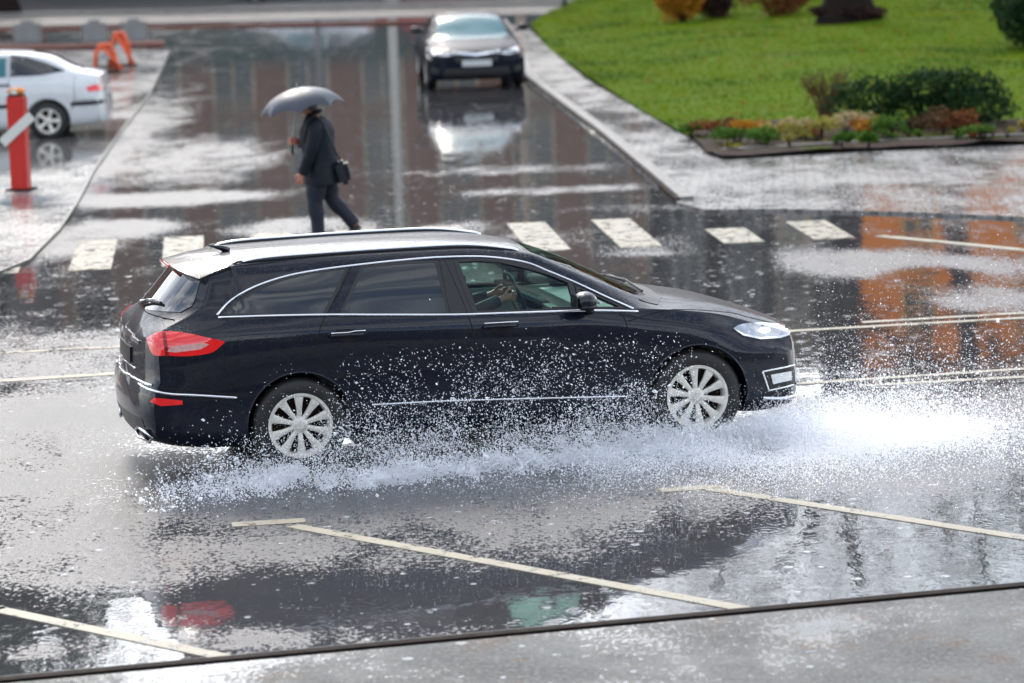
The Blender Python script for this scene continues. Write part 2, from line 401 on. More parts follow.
def inside(p, poly):
    x, y = p[0], p[1]; c = False; n = len(poly)
    for i in range(n):
        x1, y1 = poly[i][0], poly[i][1]; x2, y2 = poly[i - 1][0], poly[i - 1][1]
        if (y1 > y) != (y2 > y) and x < (x2 - x1) * (y - y1) / (y2 - y1 + 1e-12) + x1: c = not c
    return c
def fill2d(poly, sx, sy=None, jit=0):
    """triangulated fill of a 2-D outline with inner points"""
    sy = sy or sx; P = []
    n = len(poly)
    for i in range(n):
        a, b = Vector(poly[i][:2]), Vector(poly[(i + 1) % n][:2]); d = b - a
        k = max(1, int(math.ceil(max(abs(d.x) / sx, abs(d.y) / sy))))
        for j in range(k): P.append(a + d * (j / k))
    nb = len(P); E = [(i, (i + 1) % nb) for i in range(nb)]
    x0, x1 = min(p.x for p in P), max(p.x for p in P); y0, y1 = min(p.y for p in P), max(p.y for p in P)
    x = x0 + sx * .5
    while x < x1:
        y = y0 + sy * .5
        while y < y1:
            if inside((x, y), poly): P.append(Vector((x, y)))
            y += sy
        x += sx
    r = delaunay_2d_cdt(P, E, [list(range(nb))], 1, 1e-6)
    return r[0], r[2], nb
def slab(name, poly, z, mat, step=.3, base=.5, foam=False, skirt=.2, blobs=None):
    v, f, nb = fill2d(poly, step, step * 2); mb = MB()
    mb.add([(p.x, p.y, z) for p in v], f)
    n = len(poly)
    for i in range(n):
        a, b = poly[i], poly[(i + 1) % n]; mb.add([(a[0], a[1], z), (b[0], b[1], z), (b[0], b[1], z - skirt), (a[0], a[1], z - skirt)], [(0, 1, 2, 3)])
    o = mb.build(name, mat); add_attrs(o, base, foam, blobs); return tag(o, kind='structure')

# right-hand pavement
P = lambda x, y, z=0: tuple(gp(x, y, z)[:2])
PR = [P(512, 45, .06), P(527, 80, .06), P(600, 134, .06), P(650, 176, .06), P(678, 200, .06), P(705, 207, .06), P(780, 206, .06), P(900, 209, .06), P(1024, 214, .06), P(1300, 228, .06), P(1300, 128, .06), P(1024, 139, .06),
      P(722, 153, .06), P(640, 108, .06), P(585, 76, .06), P(548, 46, .06), P(528, 26, .06), P(500, 22, .06)]
pb = []
for (px, py, rx, ry, val) in [(560, 120, 60, 8, .4), (600, 118, 30, 4, .15), (640, 128, 30, 4, .2), (560, 70, 30, 20, .75), (800, 180, 200, 18, .66), (740, 165, 40, 4, .45), (900, 165, 120, 6, .55), (960, 195, 80, 10, .5), (620, 150, 30, 12, .66), (1000, 150, 60, 6, .45)]:
    c = gp(px, py); a = gp(px + rx, py); b0 = gp(px, py - ry); b1 = gp(px, py + ry); pb.append((c.x, c.y, abs(a.x - c.x), abs(b0.y - b1.y) / 2, val))
slab('pavement_right', PR, .03, m_paver, .3, .56, blobs=pb)
# kerb of the side street (right) : stone + rusty edge line
def strip(name, pts, w, z0, z1, mat, side=1, parent=None, closed=False):
    pts = [Vector((p[0], p[1], 0)) for p in pts]; k = len(pts); L = []; Rr = []
    for i, p in enumerate(pts):
        t = (pts[min(i + 1, k - 1)] - pts[max(i - 1, 0)]).normalized(); n = Vector((-t.y, t.x, 0)) * side
        L.append(p); Rr.append(p + n * w)
    v = []; 
    for a, b in zip(L, Rr): v += [(a.x, a.y, z0), (a.x, a.y, z1), (b.x, b.y, z1), (b.x, b.y, z0)]
    f = []
    for i in range(k - 1):
        for j in range(4): f.append((i * 4 + j, i * 4 + (j + 1) % 4, i * 4 + 4 + (j + 1) % 4, i * 4 + 4 + j))
    f += [(0, 1, 2, 3), (k * 4 - 1, k * 4 - 2, k * 4 - 3, k * 4 - 4)]
    return MB().add(v, f).build(name, mat, parent)
def catmull(pts, n=6):
    pts = [Vector(p) for p in pts]; out = []
    for i in range(len(pts) - 1):
        p0 = pts[max(i - 1, 0)]; p1 = pts[i]; p2 = pts[i + 1]; p3 = pts[min(i + 2, len(pts) - 1)]
        for j in range(n):
            t = j / n; out.append(.5 * ((2 * p1) + (p2 - p0) * t + (2 * p0 - 5 * p1 + 4 * p2 - p3) * t * t + (3 * p1 - p0 - 3 * p2 + p3) * t ** 3))
    out.append(pts[-1]); return out
kl = [P(500, 22), P(512, 45), P(527, 80), P(600, 135), P(650, 177), P(680, 203)]
k = strip('kerb_right', kl, .16, -.05, .075, m_kerb, side=1); tag(k, kind='structure')
k = strip('kerb_edge_right', [(x + .0, y) for x, y in kl], .05, -.05, .055, m_rust_gap, side=-1); tag(k, kind='structure')
# left pavement
PL = [P(170, 52), P(160, 75), P(150, 96), P(120, 135), P(95, 172), P(78, 205), P(60, 232), P(30, 262), P(0, 274), P(-200, 290), P(-260, 52)]
lb = []
for (px, py, rx, ry, val) in [(20, 150, 100, 22, .02), (90, 140, 30, 14, .05), (30, 200, 70, 30, .62), (25, 205, 30, 8, .25), (40, 240, 60, 14, .7), (120, 90, 50, 30, .68), (90, 75, 60, 8, .3), (140, 100, 14, 6, .2), (20, 122, 70, 12, .05)]:
    c = gp(px, py); a = gp(px + rx, py); b0 = gp(px, py - ry); b1 = gp(px, py + ry); lb.append((c.x, c.y, abs(a.x - c.x), abs(b0.y - b1.y) / 2, val))
slab('pavement_left', PL, .03, m_paver, .3, .62, blobs=lb)
k = strip('kerb_left', [p for p in PL[:9]], .03, -.05, .034, m_kerb, side=-1); tag(k, kind='structure')
# near footpath at the bottom
a, b = gp(50, 683), gp(1024, 592); d = (b - a).normalized(); n = Vector((d.y, -d.x, 0))
A, B = a - d * 12, b + d * 14
k = strip('kerb_gap_near', [A + n * .03, B + n * .03], .085, -.05, .066, m_rust_gap, side=-1); tag(k, kind='structure')  # rust-dark strip: the shade of the kerb gap put into colour
k = strip('kerb_near_stone', [A + n * .028, B + n * .028], .05, -.05, .055, m_conc, side=1); tag(k, kind='structure')
nb_ = []
for (px, py, rx, ry, val) in [(250, 665, 90, 10, .3), (600, 640, 60, 8, .25), (820, 640, 100, 8, .35), (650, 655, 60, 6, .2), (950, 660, 90, 12, .75), (480, 665, 90, 12, .85), (150, 678, 120, 10, .12), (330, 668, 60, 8, .25), (560, 655, 50, 5, .25)]:
    c = gp(px, py); a_ = gp(px + rx, py); b0 = gp(px, py - ry); b1 = gp(px, py + ry); nb_.append((c.x, c.y, abs(a_.x - c.x), abs(b0.y - b1.y) / 2, val))
slab('footpath', [tuple((A + n * .156)[:2]), tuple((B + n * .156)[:2]), tuple((B + n * 6)[:2]), tuple((A + n * 6)[:2])], .058, m_concrete, .25, .62, blobs=nb_)
# far road
q = [P(-300, 34), P(600, 13), P(620, -20), P(-300, 0)]
fb = []
k = slab('far_road', q, .02, m_asphalt, 1.2, .9, blobs=fb)
k = strip('far_road_kerb', [P(-300, 24), P(590, 5)], .7, .0, .10, m_kerb); tag(k, kind='structure')
k = strip('far_road_kerb_near', [P(-300, 36), P(500, 22)], .4, .0, .06, m_brick); tag(k, kind='structure')
k = strip('brick_edging', [P(-100, 52), P(60, 50), P(165, 46)], 1.3, .0, .07, m_brick); tag(k, kind='structure')

# painted markings
def mark(name, pts, w, mat=m_mark, z=.004, side=1):
    o = strip(name, pts, w, z - .003, z, mat, side); tag(o, kind='structure'); return o
def line(p0, p1, w, ext0=0, ext1=0, name='lane_line', mat=m_mark):
    a, b = gp(*p0), gp(*p1); d = (b - a).normalized(); a -= d * ext0; b += d * ext1
    n = Vector((-d.y, d.x, 0)); return mark(name, [a - n * w / 2, b - n * w / 2], w, mat)
line((0, 381), (793, 331), .15, 6, 0); line((793, 331), (1024, 318), .11, .0, 8)
line((862, 322.5), (1024, 313), .11, 0, 8)
line((0, 353), (115, 347), .13, 6, .5, mat=m_markworn)
line((795, 384), (1024, 369), .10, 1.6, 8); line((860, 386), (1024, 377), .10, 0, 8)
for (p0, p1) in (((298, 527), (765, 613)), ((716, 490), (1024, 538)), ((0, 610), (250, 663))):
    line(p0, p1, .11, .05, (1.6 if p1[0] == 1024 else 0), name='parking_line')
line((-30, 604), (0, 610), .125, 1, 0.0, name='parking_line')
line((232, 525), (305, 520.5), .14, 0, 0, name='parking_line'); line((660, 490.5), (728, 486), .14, 0, 0, name='parking_line')
# zebra crossing
def quad_mark(pts, mat=m_markworn):
    v = [gp(*p) for p in pts]; mb = MB(); mb.add([(p.x, p.y, .004) for p in v] + [(p.x, p.y, .0005) for p in v], [(0, 1, 2, 3), (0, 1, 5, 4), (1, 2, 6, 5), (2, 3, 7, 6), (3, 0, 4, 7)])
    tag(mb.build('zebra_stripe', mat), kind='structure')
for i in range(-2, 9):
    u = gp(94, 254.5) + (gp(628, 232.5) - gp(94, 254.5)) * (i / 6.0 * .995)
    ax = Vector((math.sin(R(-4.9)), math.cos(R(-4.9)), 0)); sx = Vector((ax.y, -ax.x, 0))
    if i in (1, 2) : pass
    fe = 1.4 if i < 7 else (0.0 if i == 7 else .4); u = u + sx * (.13 if i >= 7 else 0)
    v = [u - sx * .22 - ax * 1.4, u + sx * .22 - ax * 1.4, u + sx * .22 + ax * fe, u - sx * .22 + ax * fe]
    mb = MB(); mb.add([(p.x, p.y, .004) for p in v] + [(p.x, p.y, .0005) for p in v], [(0, 1, 2, 3), (0, 1, 5, 4), (1, 2, 6, 5), (2, 3, 7, 6), (3, 0, 4, 7)])
    tag(mb.build('zebra_stripe', m_markworn), kind='structure')
line((880, 236), (1024, 250), .16, 0, 6, name='stop_line')

# lawn
def lawn_h(X, Y):
    e = (X - (3.0 - (Y - 47) * .059)); e = np.clip(e, 0, 20)
    f = np.clip(Y - 50.5, 0, 30)
    h = .07 + .62 * (1 - np.exp(-e / 5.)) * (1 - np.exp(-f / 14.))
    return h + .03 * np.sin(X * 1.3 + Y * .4) * np.clip(f / 6, 0, 1)
LE = [P(722, 153, .07), P(1024, 139, .07), P(1400, 122, .07), (40, 60), (40, 100), P(700, -22, .07), P(590, 2, .07), P(545, 14, .07), P(530, 25, .07), P(548, 46, .07), P(585, 76, .07), P(640, 108, .07), P(690, 136, .07)]
v, f, nb = fill2d(LE, .4, .6)
va = np.array([(p.x, p.y) for p in v]); hz = lawn_h(va[:, 0], va[:, 1])
mb = MB(); mb.add([(p.x, p.y, float(h)) for p, h in zip(v, hz)], f)
def grass_mat():
    m, nt, out = newmat('lawn grass'); g = gpos(nt)
    c = mixc(nt, noise_(nt, g, 1.1, 6, .65), (.075, .14, .003), (.11, .20, .006))
    c = mixc(nt, math_(nt, 'MULTIPLY', sstep(nt, noise_(nt, g, .5, 5, .7), .52, .66), .55), c, (.12, .13, .025))
    c = mixc(nt, sstep(nt, noise_(nt, g, 7, 3, .8), .66, .72), c, (.17, .10, .03))
    prin(nt, out, Base_Color=c, Roughness=.8, Specular_IOR_Level=.05, Normal=bump(nt, noise_(nt, g, 20, 4, .8), .9, .05)); return m
m_grass = grass_mat()
lawn = mb.build('lawn', m_grass, smooth=True); tag(lawn, kind='structure')
def leaves(name, centres, size, mat, parent=None, up=0.0, asp=1.0):
    """many small leaf faces at the given points"""
    c = np.asarray(centres, dtype=np.float32); n = len(c)
    a = RNG.normal(size=(n, 3)); a[:, 2] += up; a /= np.linalg.norm(a, axis=1, keepdims=True)
    b = RNG.normal(size=(n, 3)); b -= a * np.sum(a * b, 1, keepdims=True); b /= np.linalg.norm(b, axis=1, keepdims=True); t = np.cross(a, b)
    s = size * RNG.uniform(.6, 1.4, (n, 1))
    V = np.stack([c - b * s * .5, c + t * s * .35 * asp, c + b * s * .6, c - t * s * .35 * asp], 1).reshape(-1, 3)
    return npmesh(name, V, np.arange(4 * n).reshape(-1, 4), mat, parent, k=4)
# grass blades (uncountable)
N = 150000; tri = np.array([[v[i].x, v[i].y] for q in f for i in q[:3]]).reshape(-1, 3, 2)
e1, e2 = tri[:, 1] - tri[:, 0], tri[:, 2] - tri[:, 0]; ar = np.abs(e1[:, 0] * e2[:, 1] - e1[:, 1] * e2[:, 0])
ce = tri.mean(1); wgt = ar * ((np.abs(ce[:, 0]) < ce[:, 1] * .17 + 1)) ; idx = RNG.choice(len(tri), N, p=wgt / wgt.sum())
u, w = RNG.uniform(size=(2, N, 1)); s = (u + w) > 1; u[s] = 1 - u[s]; w[s] = 1 - w[s]
pp = tri[idx, 0] + e1[idx] * u + e2[idx] * w; hb = lawn_h(pp[:, 0], pp[:, 1]) - .01
ang = RNG.uniform(0, 6.283, N); wd = RNG.uniform(.008, .02, N); hh = RNG.uniform(.03, .065, N); ln = RNG.normal(size=(2, N)) * .03
base = np.stack([pp[:, 0], pp[:, 1], hb], 1); dv = np.stack([np.cos(ang) * wd, np.sin(ang) * wd, np.zeros(N)], 1); tp = base + np.stack([ln[0], ln[1], hh], 1)
V = np.stack([base - dv, base + dv, tp], 1).reshape(-1, 3)
o = npmesh('grass', V, np.arange(3 * N).reshape(-1, 3), leafmat('grass blades', (.11, .18, .004), (.15, .23, .006), (.20, .21, .010)))
gm = o.data.materials[0].node_tree; mixn = [x for x in gm.nodes if x.type == 'BSDF_PRINCIPLED'][0]; src = mixn.inputs['Base Color'].links[0].from_socket
pn = noise_(gm, gpos(gm), .33, 6, .65); c2 = mixc(gm, sstep(gm, pn, .46, .62), src, (.035, .085, .004)); c2 = mixc(gm, math_(gm, 'MULTIPLY', sstep(gm, noise_(gm, gpos(gm), .8, 6, .7), .52, .66), .6), c2, (.17, .15, .02))
gm.links.new(c2, mixn.inputs['Base Color']); [gm.links.new(c2, x.inputs[0]) for x in gm.nodes if x.type == 'BSDF_TRANSLUCENT']
tag(o, 'short bright green grass over the whole sloping lawn', 'grass', kind='stuff')
# fallen leaves
sel = RNG.choice(N, 900); o = leaves('fallen_leaves', base[sel] + [0, 0, .07], .07, leafmat('fallen leaves', (.22, .09, .02), (.30, .17, .04)), up=2)
tag(o, 'brown fallen leaves strewn over the lawn', 'leaves', kind='stuff')

# flower bed
def on_lawn(px, py):
    z = .1
    for _ in range(6):
        p = gp(px, py, z); z = float(lawn_h(np.array([p.x]), np.array([p.y]))[0])
    return Vector((p.x, p.y, z))
bed = [P(706, 151, .08), P(723, 156, .08), P(860, 148, .08), P(1024, 141, .08), P(1400, 121, .08), P(1400, 104, .08), P(1024, 119, .08), P(960, 121, .08), P(850, 121, .08), P(740, 122, .08), P(700, 128, .08), P(690, 134, .08)]
v, f, nb = fill2d(bed, .3, .3); mb = MB()
mb.add([(p.x, p.y, .09 + .05 * mnoise.noise(Vector((p.x * 2, p.y * 2, 0)))) for p in v], f)
o = mb.build('flower_bed_soil', m_soil, smooth=True); tag(o, kind='structure')
k = strip('bed_kerb', [P(724, 157), P(860, 149), P(1024, 142), P(1400, 126)], .10, .0, .11, m_kerbd); tag(k, 'low dark stone edging along the front of the flower bed', 'kerb', kind='structure')

def shrub(name, label, cat, base, w, d, h, n, leaf, mat, stems=7, stemmat=None, group=None, sparse=False, lumps=6, gap=.0, flat=.5):
    t = empty(name, base, 0, label, cat, group); mb = MB()
    for i in range(stems):
        a = random.uniform(0, 6.28); r_ = random.uniform(.2, 1.1); e = Vector((math.cos(a) * w * .45 * r_, math.sin(a) * d * .45 * r_, h * random.uniform(.6, .98)))
        m1 = e * .45 + Vector((random.uniform(-.05, .05), random.uniform(-.05, .05), h * .08))
        mb.tube([(e.x * .08, e.y * .08, -.05), m1, e], [.014 * (h + .6), .009 * (h + .6), .003], 5)
        if sparse:
            for k_ in range(4):
                q = m1.lerp(e, random.uniform(0, .8)); mb.tube([q, q + Vector((random.uniform(-.2, .2), random.uniform(-.2, .2), random.uniform(.1, .25))) * h], [.006, .002], 4)
    mb.build('stems', stemmat or m_bark, t)
    C = []
    L = [(RNG.uniform(-.5, .5, 2) * [w * .72, d * .72], RNG.uniform(.45, .9) * h) for _ in range(lumps)]
    for i in range(n):
        (cx, cy), hz_ = L[i % lumps]
        p = RNG.normal(size=3); p /= np.linalg.norm(p); p *= RNG.uniform(.55, 1.05) ** .7
        rr = np.array([w * .26, d * .3, h * .3]) * (1 + .35 * mnoise.noise(Vector((p[0] * 2 + i % lumps, p[1] * 2, p[2] * 2))))
        q = np.array([cx, cy, hz_ - h * .22]) + p * rr
        if q[2] < .02: q[2] = RNG.uniform(.02, h * .4)
        C.append(q)
    leaves('foliage', C, leaf, mat, t)
    return t
l_dark = leafmat('dark evergreen leaves', (.010, .030, .012), (.03, .07, .022)); l_green = leafmat('green leaves', (.04, .10, .015), (.10, .20, .03))
l_orange = leafmat('orange leaves', (.35, .12, .015), (.50, .26, .03)); l_rust = leafmat('rust leaves', (.12, .04, .02), (.22, .08, .03)); l_brown = leafmat('brown leaves', (.05, .03, .02), (.12, .07, .03))
l_yel = leafmat('yellow green leaves', (.22, .20, .03), (.40, .35, .08)); l_plum = leafmat('dark plum leaves', (.035, .02, .02), (.07, .035, .03))
l_pale = leafmat('pale straw leaves', (.35, .24, .12), (.5, .4, .25))
shrub('evergreen_shrub', 'wide dark green yew shrub behind the flower bed', 'shrub', on_lawn(928, 126), 2.35, 1.1, .86, 6500, .06, l_dark, 14, lumps=8)
shrub('bare_shrub', 'thin brown twiggy shrub left of the dark yew', 'shrub', on_lawn(826, 121), 1.0, .7, .82, 500, .035, l_brown, 30, simple('brown twigs', (.13, .075, .04), .8, Specular_IOR_Level=.1), sparse=True, lumps=6)
shrub('orange_shrub', 'orange leaved shrub at the top edge of the lawn', 'shrub', on_lawn(682, 22), 1.3, 1.0, 1.2, 2600, .08, l_orange, 8)
shrub('dark_shrub', 'dark plum shrub right of the orange one', 'shrub', on_lawn(722, 17), 1.5, 1.0, 1.3, 2600, .08, l_plum, 8)
shrub('rust_shrub', 'rust brown shrub nearest the big tree trunk', 'shrub', on_lawn(775, 16), 1.6, 1.0, 1.1, 2600, .08, l_rust, 8)
shrub('green_shrub', 'dark green bush at the right edge of the lawn', 'shrub', on_lawn(1030, 47), 1.5, 1.2, 1.3, 4200, .08, l_dark, 8)
# bed plants
bp = [('orange leaved bed plant', l_rust, (715, 131), .7, .14), ('low orange bed plant', l_orange, (745, 130), .6, .12), ('bright green leafy bed plant', l_green, (735, 141), .5, .16), ('bright green bed plant', l_green, (762, 143), .4, .16),
      ('yellow green bed plant', l_yel, (778, 138), .45, .18), ('pale cream flowering bed plant', l_pale, (800, 136), .5, .18), ('yellow bed plant', l_yel, (822, 136), .45, .2), ('straw coloured bed plant', l_pale, (845, 131), .6, .22),
      ('orange tinted bed plant', l_orange, (868, 132), .4, .16), ('fresh green bed plant', l_green, (888, 134), .45, .2), ('round olive bed plant', l_brown, (920, 133), .6, .26), ('rusty rounded bed plant', l_rust, (955, 129), .5, .24), ('small green bed plant by the edging', l_green, (868, 146), .2, .14), ('tiny green bed plant', l_green, (842, 144), .18, .12),
      ('low green bed plant', l_green, (985, 136), .5, .12), ('green clump', l_green, (690, 132), .4, .08)]
pos = ['at the left tip of the bed', 'behind the leftmost green plants', 'at the bed\'s left front', 'near the bed\'s left front', 'in the left half of the bed', 'in the middle left of the bed', 'in the middle of the bed', 'below the twiggy shrub', 'just right of the twiggy shrub', 'before the left end of the yew', 'in front of the yew\'s middle', 'in front of the yew\'s right end', 'in the middle', 'close to the edging, mid bed', 'at the right end of the bed', 'outside the bed\'s left tip']
for (nm, mt, (px, py), w, h), ps in zip(bp, pos):
    shrub('bed_plant', nm + ' ' + ps, 'plant', gp(px, py, .12), w * 1.25, w, h * 1.5, 420, .05, mt, 4, group='small plants of the flower bed', lumps=5)

for i in range(18):
    px = 735 + i * 17 + random.uniform(-5, 5); shrub('bed_seedling', 'small fresh green seedling in the bare soil near the edging of the flower bed', 'plant', gp(px, 148 - (px - 735) * .042 - random.uniform(0, 7), .12), .22, .2, random.uniform(.08, .2), 90, .045, random.choice([l_green, l_yel, l_green, l_rust]), 3, group='seedlings in the flower bed', lumps=2)
# trees
def tree(name, label, base, h, r0, mat, seed, n_leaf=2500, group=None, crown=.38, leaf=.13):
    rnd = random.Random(seed); t = empty(name, base, 0, label, 'tree', group); mb = MB(); tips = []
    def grow(p, d, L, r, lev):
        pts = [p]; rad = [r]; q = p.copy()
        for i in range(5):
            d = (d + Vector((rnd.uniform(-1, 1), rnd.uniform(-1, 1), rnd.uniform(-.3, .7))) * (.10 if lev == 0 else .2)).normalized()
            q = q + d * L / 5; pts.append(q.copy()); rad.append(r * (1 - .12 * (i + 1)))
            if lev < 4 and (i >= 1 or lev > 0):
                for k_ in range(2 if lev > 0 else (2 if i > 1 else 1)):
                    a = rnd.uniform(0, 6.28); s = Vector((math.cos(a), math.sin(a), rnd.uniform(.15, .8))).normalized()
                    if rnd.random() < (.75 if lev < 3 else .5): grow(q.copy(), (d * .55 + s * .8).normalized(), L * rnd.uniform(.42, .62), r * (1 - .12 * (i + 1)) * .45, lev + 1)
        if lev >= 3: tips.extend(pts[2:])
        mb.tube(pts, rad, 8 if lev < 2 else 4, cap=False)
    mb.tube([(0, 0, -.2), (0, 0, .15), (0, 0, .6), (0, 0, 1.2)], [r0 * 1.9, r0 * 1.5, r0 * 1.1, r0], 12)
    grow(Vector((0, 0, 1.1)), Vector((0, 0, 1)), h * .62, r0, 0)
    mb.build('trunk', m_bark, t, smooth=True)
    tp = np.array([tuple(p) for p in tips]); ii = RNG.choice(len(tp), n_leaf); C = tp[ii] + RNG.normal(size=(n_leaf, 3)) * .25
    leaves('crown', C, leaf, mat, t); return t
tree('bare_tree', 'big tree with a dark trunk standing on the lawn at the top edge', on_lawn(848, 21), 15, .42, l_rust, 3, 2200)
tree('bare_tree', 'tall thin tree beyond the lawn, mirrored in the near puddle at right', (12.6, 98, .3), 21, .5, l_brown, 5, 900, 'trees beyond the lawn')
tree('bare_tree', 'half bare tree beyond the lawn, mirrored left of the dark trunk', (6.6, 102, .3), 21, .4, l_brown, 8, 900, 'trees beyond the lawn')
tree('bare_tree', 'leafy tree beyond the lawn near the right edge of the photo', (15.2, 93, .3), 17, .3, l_green, 11, 1500, 'trees beyond the lawn')
tree('bare_tree', 'tall dense dark tree beyond the road, mirrored at the lower left corner', (-14.5, 99, 0), 27, .4, l_dark, 21, 12000, leaf=.4)
shrub('ivy_clump', 'low dark ivy clump round the foot of the big tree', 'shrub', on_lawn(848, 22), 1.5, 1.0, .38, 2000, .08, l_plum, 6)

# ------------------------------------------------------------------ buildings beyond (seen mirrored in the water) and two unseen ones added to dim the estate car
def building(name, label, x0, x1, y0, dep, h, mat, wmat, cols, rows, ww, wh, base_h, roofmat, face=-1, trims=None, rz=0, band=None):
    cx = (x0 + x1) / 2; t = empty(name, (cx, y0, 0), rz, label, 'building'); W_ = x1 - x0; yf = 0; s = -face
    MB().box((0, s * dep / 2, h / 2 - .5), (W_, dep, h + 1)).build('wall', mat, t)
    MB().box((0, s * dep / 2, h + .25), (W_ + .8, dep + .8, .5)).build('roof', roofmat, t)
    MB().box((0, -s * .06, .6), (W_ + .1, .14, 1.3)).build('plinth', m_conc, t)
    if band: MB().box((0, -s * .1, band), (W_ + .15, .22, .5)).build('cornice', roofmat, t)
    fr = MB(); fr.box((0, -s * .03, wh / 2), (ww + .24, .1, wh + .24)); fr.box((0, -s * .09, wh / 2), (.07, .05, wh)); fr.box((0, -s * .1, -.14), (ww + .4, .22, .08))
    proto = None
    for i in range(cols):
        for j in range(rows):
            px = -W_ / 2 + W_ * (i + .5) / cols; pz = base_h + j * (h - base_h) / rows
            if proto is None:
                proto = fr.build('window', trims or m_pole, t); MB().box((0, -s * .085, wh / 2), (ww, .03, wh)).build('pane', wmat, proto); o = proto
            else:
                o = proto.copy(); COL.objects.link(o); o.parent = t
                c = proto.children[0].copy(); COL.objects.link(c); c.parent = o
            o.location = (px, 0, pz)
    return t
m_brown = simple('brown render', (.23, .135, .10), .8, var=.25, scale=.6, bmp=.2, bscale=5); m_grayb = simple('grey render', (.16, .15, .145), .8, var=.25, scale=.6)
m_orb = simple('orange render', (.98, .25, .006), .9, var=.05, scale=.5); m_orl = simple('pale orange trim', (.8, .45, .12), .7); m_darkb = simple('dark slate cladding', (.035, .04, .048), .6, var=.3, scale=.6); m_beige = simple('beige render', (.42, .34, .26), .8, var=.15, scale=.5)
m_pane = simple('window pane', (.015, .03, .032), .08, bmp=.02); m_roof = simple('dark roof sheet', (.06, .045, .04), .6); m_teal = simple('dark teal shopfront', (.008, .045, .042), .3)
bd = building('brown_building', 'long brown rendered building mirrored in the side street', -15, 4.6, 112, 10, 12.6, m_brown, m_pane, 8, 4, 1.2, 1.9, 1.9, m_roof, trims=m_beige)
MB().box((-1.0, -.35, 1.35), (17.2, .3, 2.2)).build('shopfront', m_teal, bd)
building('slate_building', 'narrow dark slate building between the brown and the orange one', 5.0, 8.8, 113, 9, 12.2, m_darkb, m_pane, 2, 4, .8, 1.6, 1.9, m_roof)
building('beige_building', 'pale beige stair tower next to the orange building', 8.85, 10.1, 112, 9, 12.8, m_beige, m_pane, 1, 4, .5, 1.2, 1.9, m_roof)
building('orange_building', 'bright orange building mirrored in the water at right', 11.6, 30, 111, 10, 13.4, m_orb, m_pane, 5, 4, .9, 1.3, 1.9, m_roof, trims=m_orl)
building('slate_building', 'dark bay joining the beige tower and the orange building', 10.15, 11.55, 112.5, 8, 12.5, m_darkb, m_pane, 1, 4, .6, 1.4, 1.9, m_roof)
building('grey_building', 'low grey building far left beyond the road', -34, -15.1, 113, 9, 11.5, m_grayb, m_pane, 7, 2, 1.2, 1.6, 1.6, m_roof)
building('added_left_building', 'unseen red brown building added far left to darken the rear of the estate car', -78, -24, 92, 12, 15, m_brown, m_pane, 10, 4, 1.4, 1.8, 1.9, m_roof, trims=m_pole)  # added out of view, dims what the car's rear mirrors
building('added_dark_building', 'unseen dark building added behind the viewer to darken the side of the estate car', -40, 40, -18, 12, 9.5, m_darkb, m_pane, 14, 5, 1.6, 1.7, 1.2, m_roof, face=1, rz=R(13.7))  # added unseen, keeps bright sky off the car's near side
# lamp posts beyond the far road
def post(name, label, loc, h, r_, mat):
    t = empty(name, loc, 0, label, 'lamp post'); MB().tube([(0, 0, 0), (0, 0, .1), (0, 0, .11), (0, 0, h)], [r_ * 1.8, r_ * 1.8, r_, r_ * .75], 12).build('pole', mat, t, smooth=True)
    MB().tube([(0, 0, h - .05), (.0, -.5, h + .25), (0, -1.4, h + .35)], .05, 8).build('arm', m_steel, t, smooth=True)
    MB().ell((0, -1.6, h + .33), (.14, .38, .07)).build('lamp_head', m_steel, t, smooth=True)
post('lamp_post', 'thick pale concrete lamp post mirrored left of the parked dark saloon', (-3.15, 98.5, 0), 9.5, .13, m_pole)
post('lamp_post', 'tan lamp post mirrored just right of the dark saloon', (.55, 97.5, 0), 8.5, .15, m_polet)
post('lamp_post', 'thin grey lamp post beyond the road, mirrored left of the walking person', (-5.4, 100, 0), 8.5, .08, m_grayb)
p = gp(565, 13); t = empty('steel_post', p, 0, 'thin dark steel post at the top edge by the lawn corner', 'post')
MB().tube([(0, 0, 0), (0, 0, 1.1)], .06, 10).build('pole', m_plastic, t); MB().tube([(0, 0, 0), (0, 0, .03)], .12, 10).build('base_plate', m_steel, t); MB().ell((0, 0, 1.1), (.07, .07, .05)).build('cap', m_steel, t)
# concrete blocks
for i, (px, py) in enumerate([(28, 42), (95, 41.5), (134, 40)]):
    p = gp(px, py)
    t = MB().box((0, 0, .22), (.60, .5, .46), bev=.02).box((0, 0, .48), (.3, .26, .08), bev=.02).build('concrete_block', m_conc)
    t.location = p; t.rotation_euler.z = .1 * i
    tag(t, ['squat concrete block furthest left behind the white car', 'concrete block between two others, left of the orange barriers', 'concrete block nearest the side street, above the orange barriers'][i], 'concrete block', 'concrete blocks along the far road')

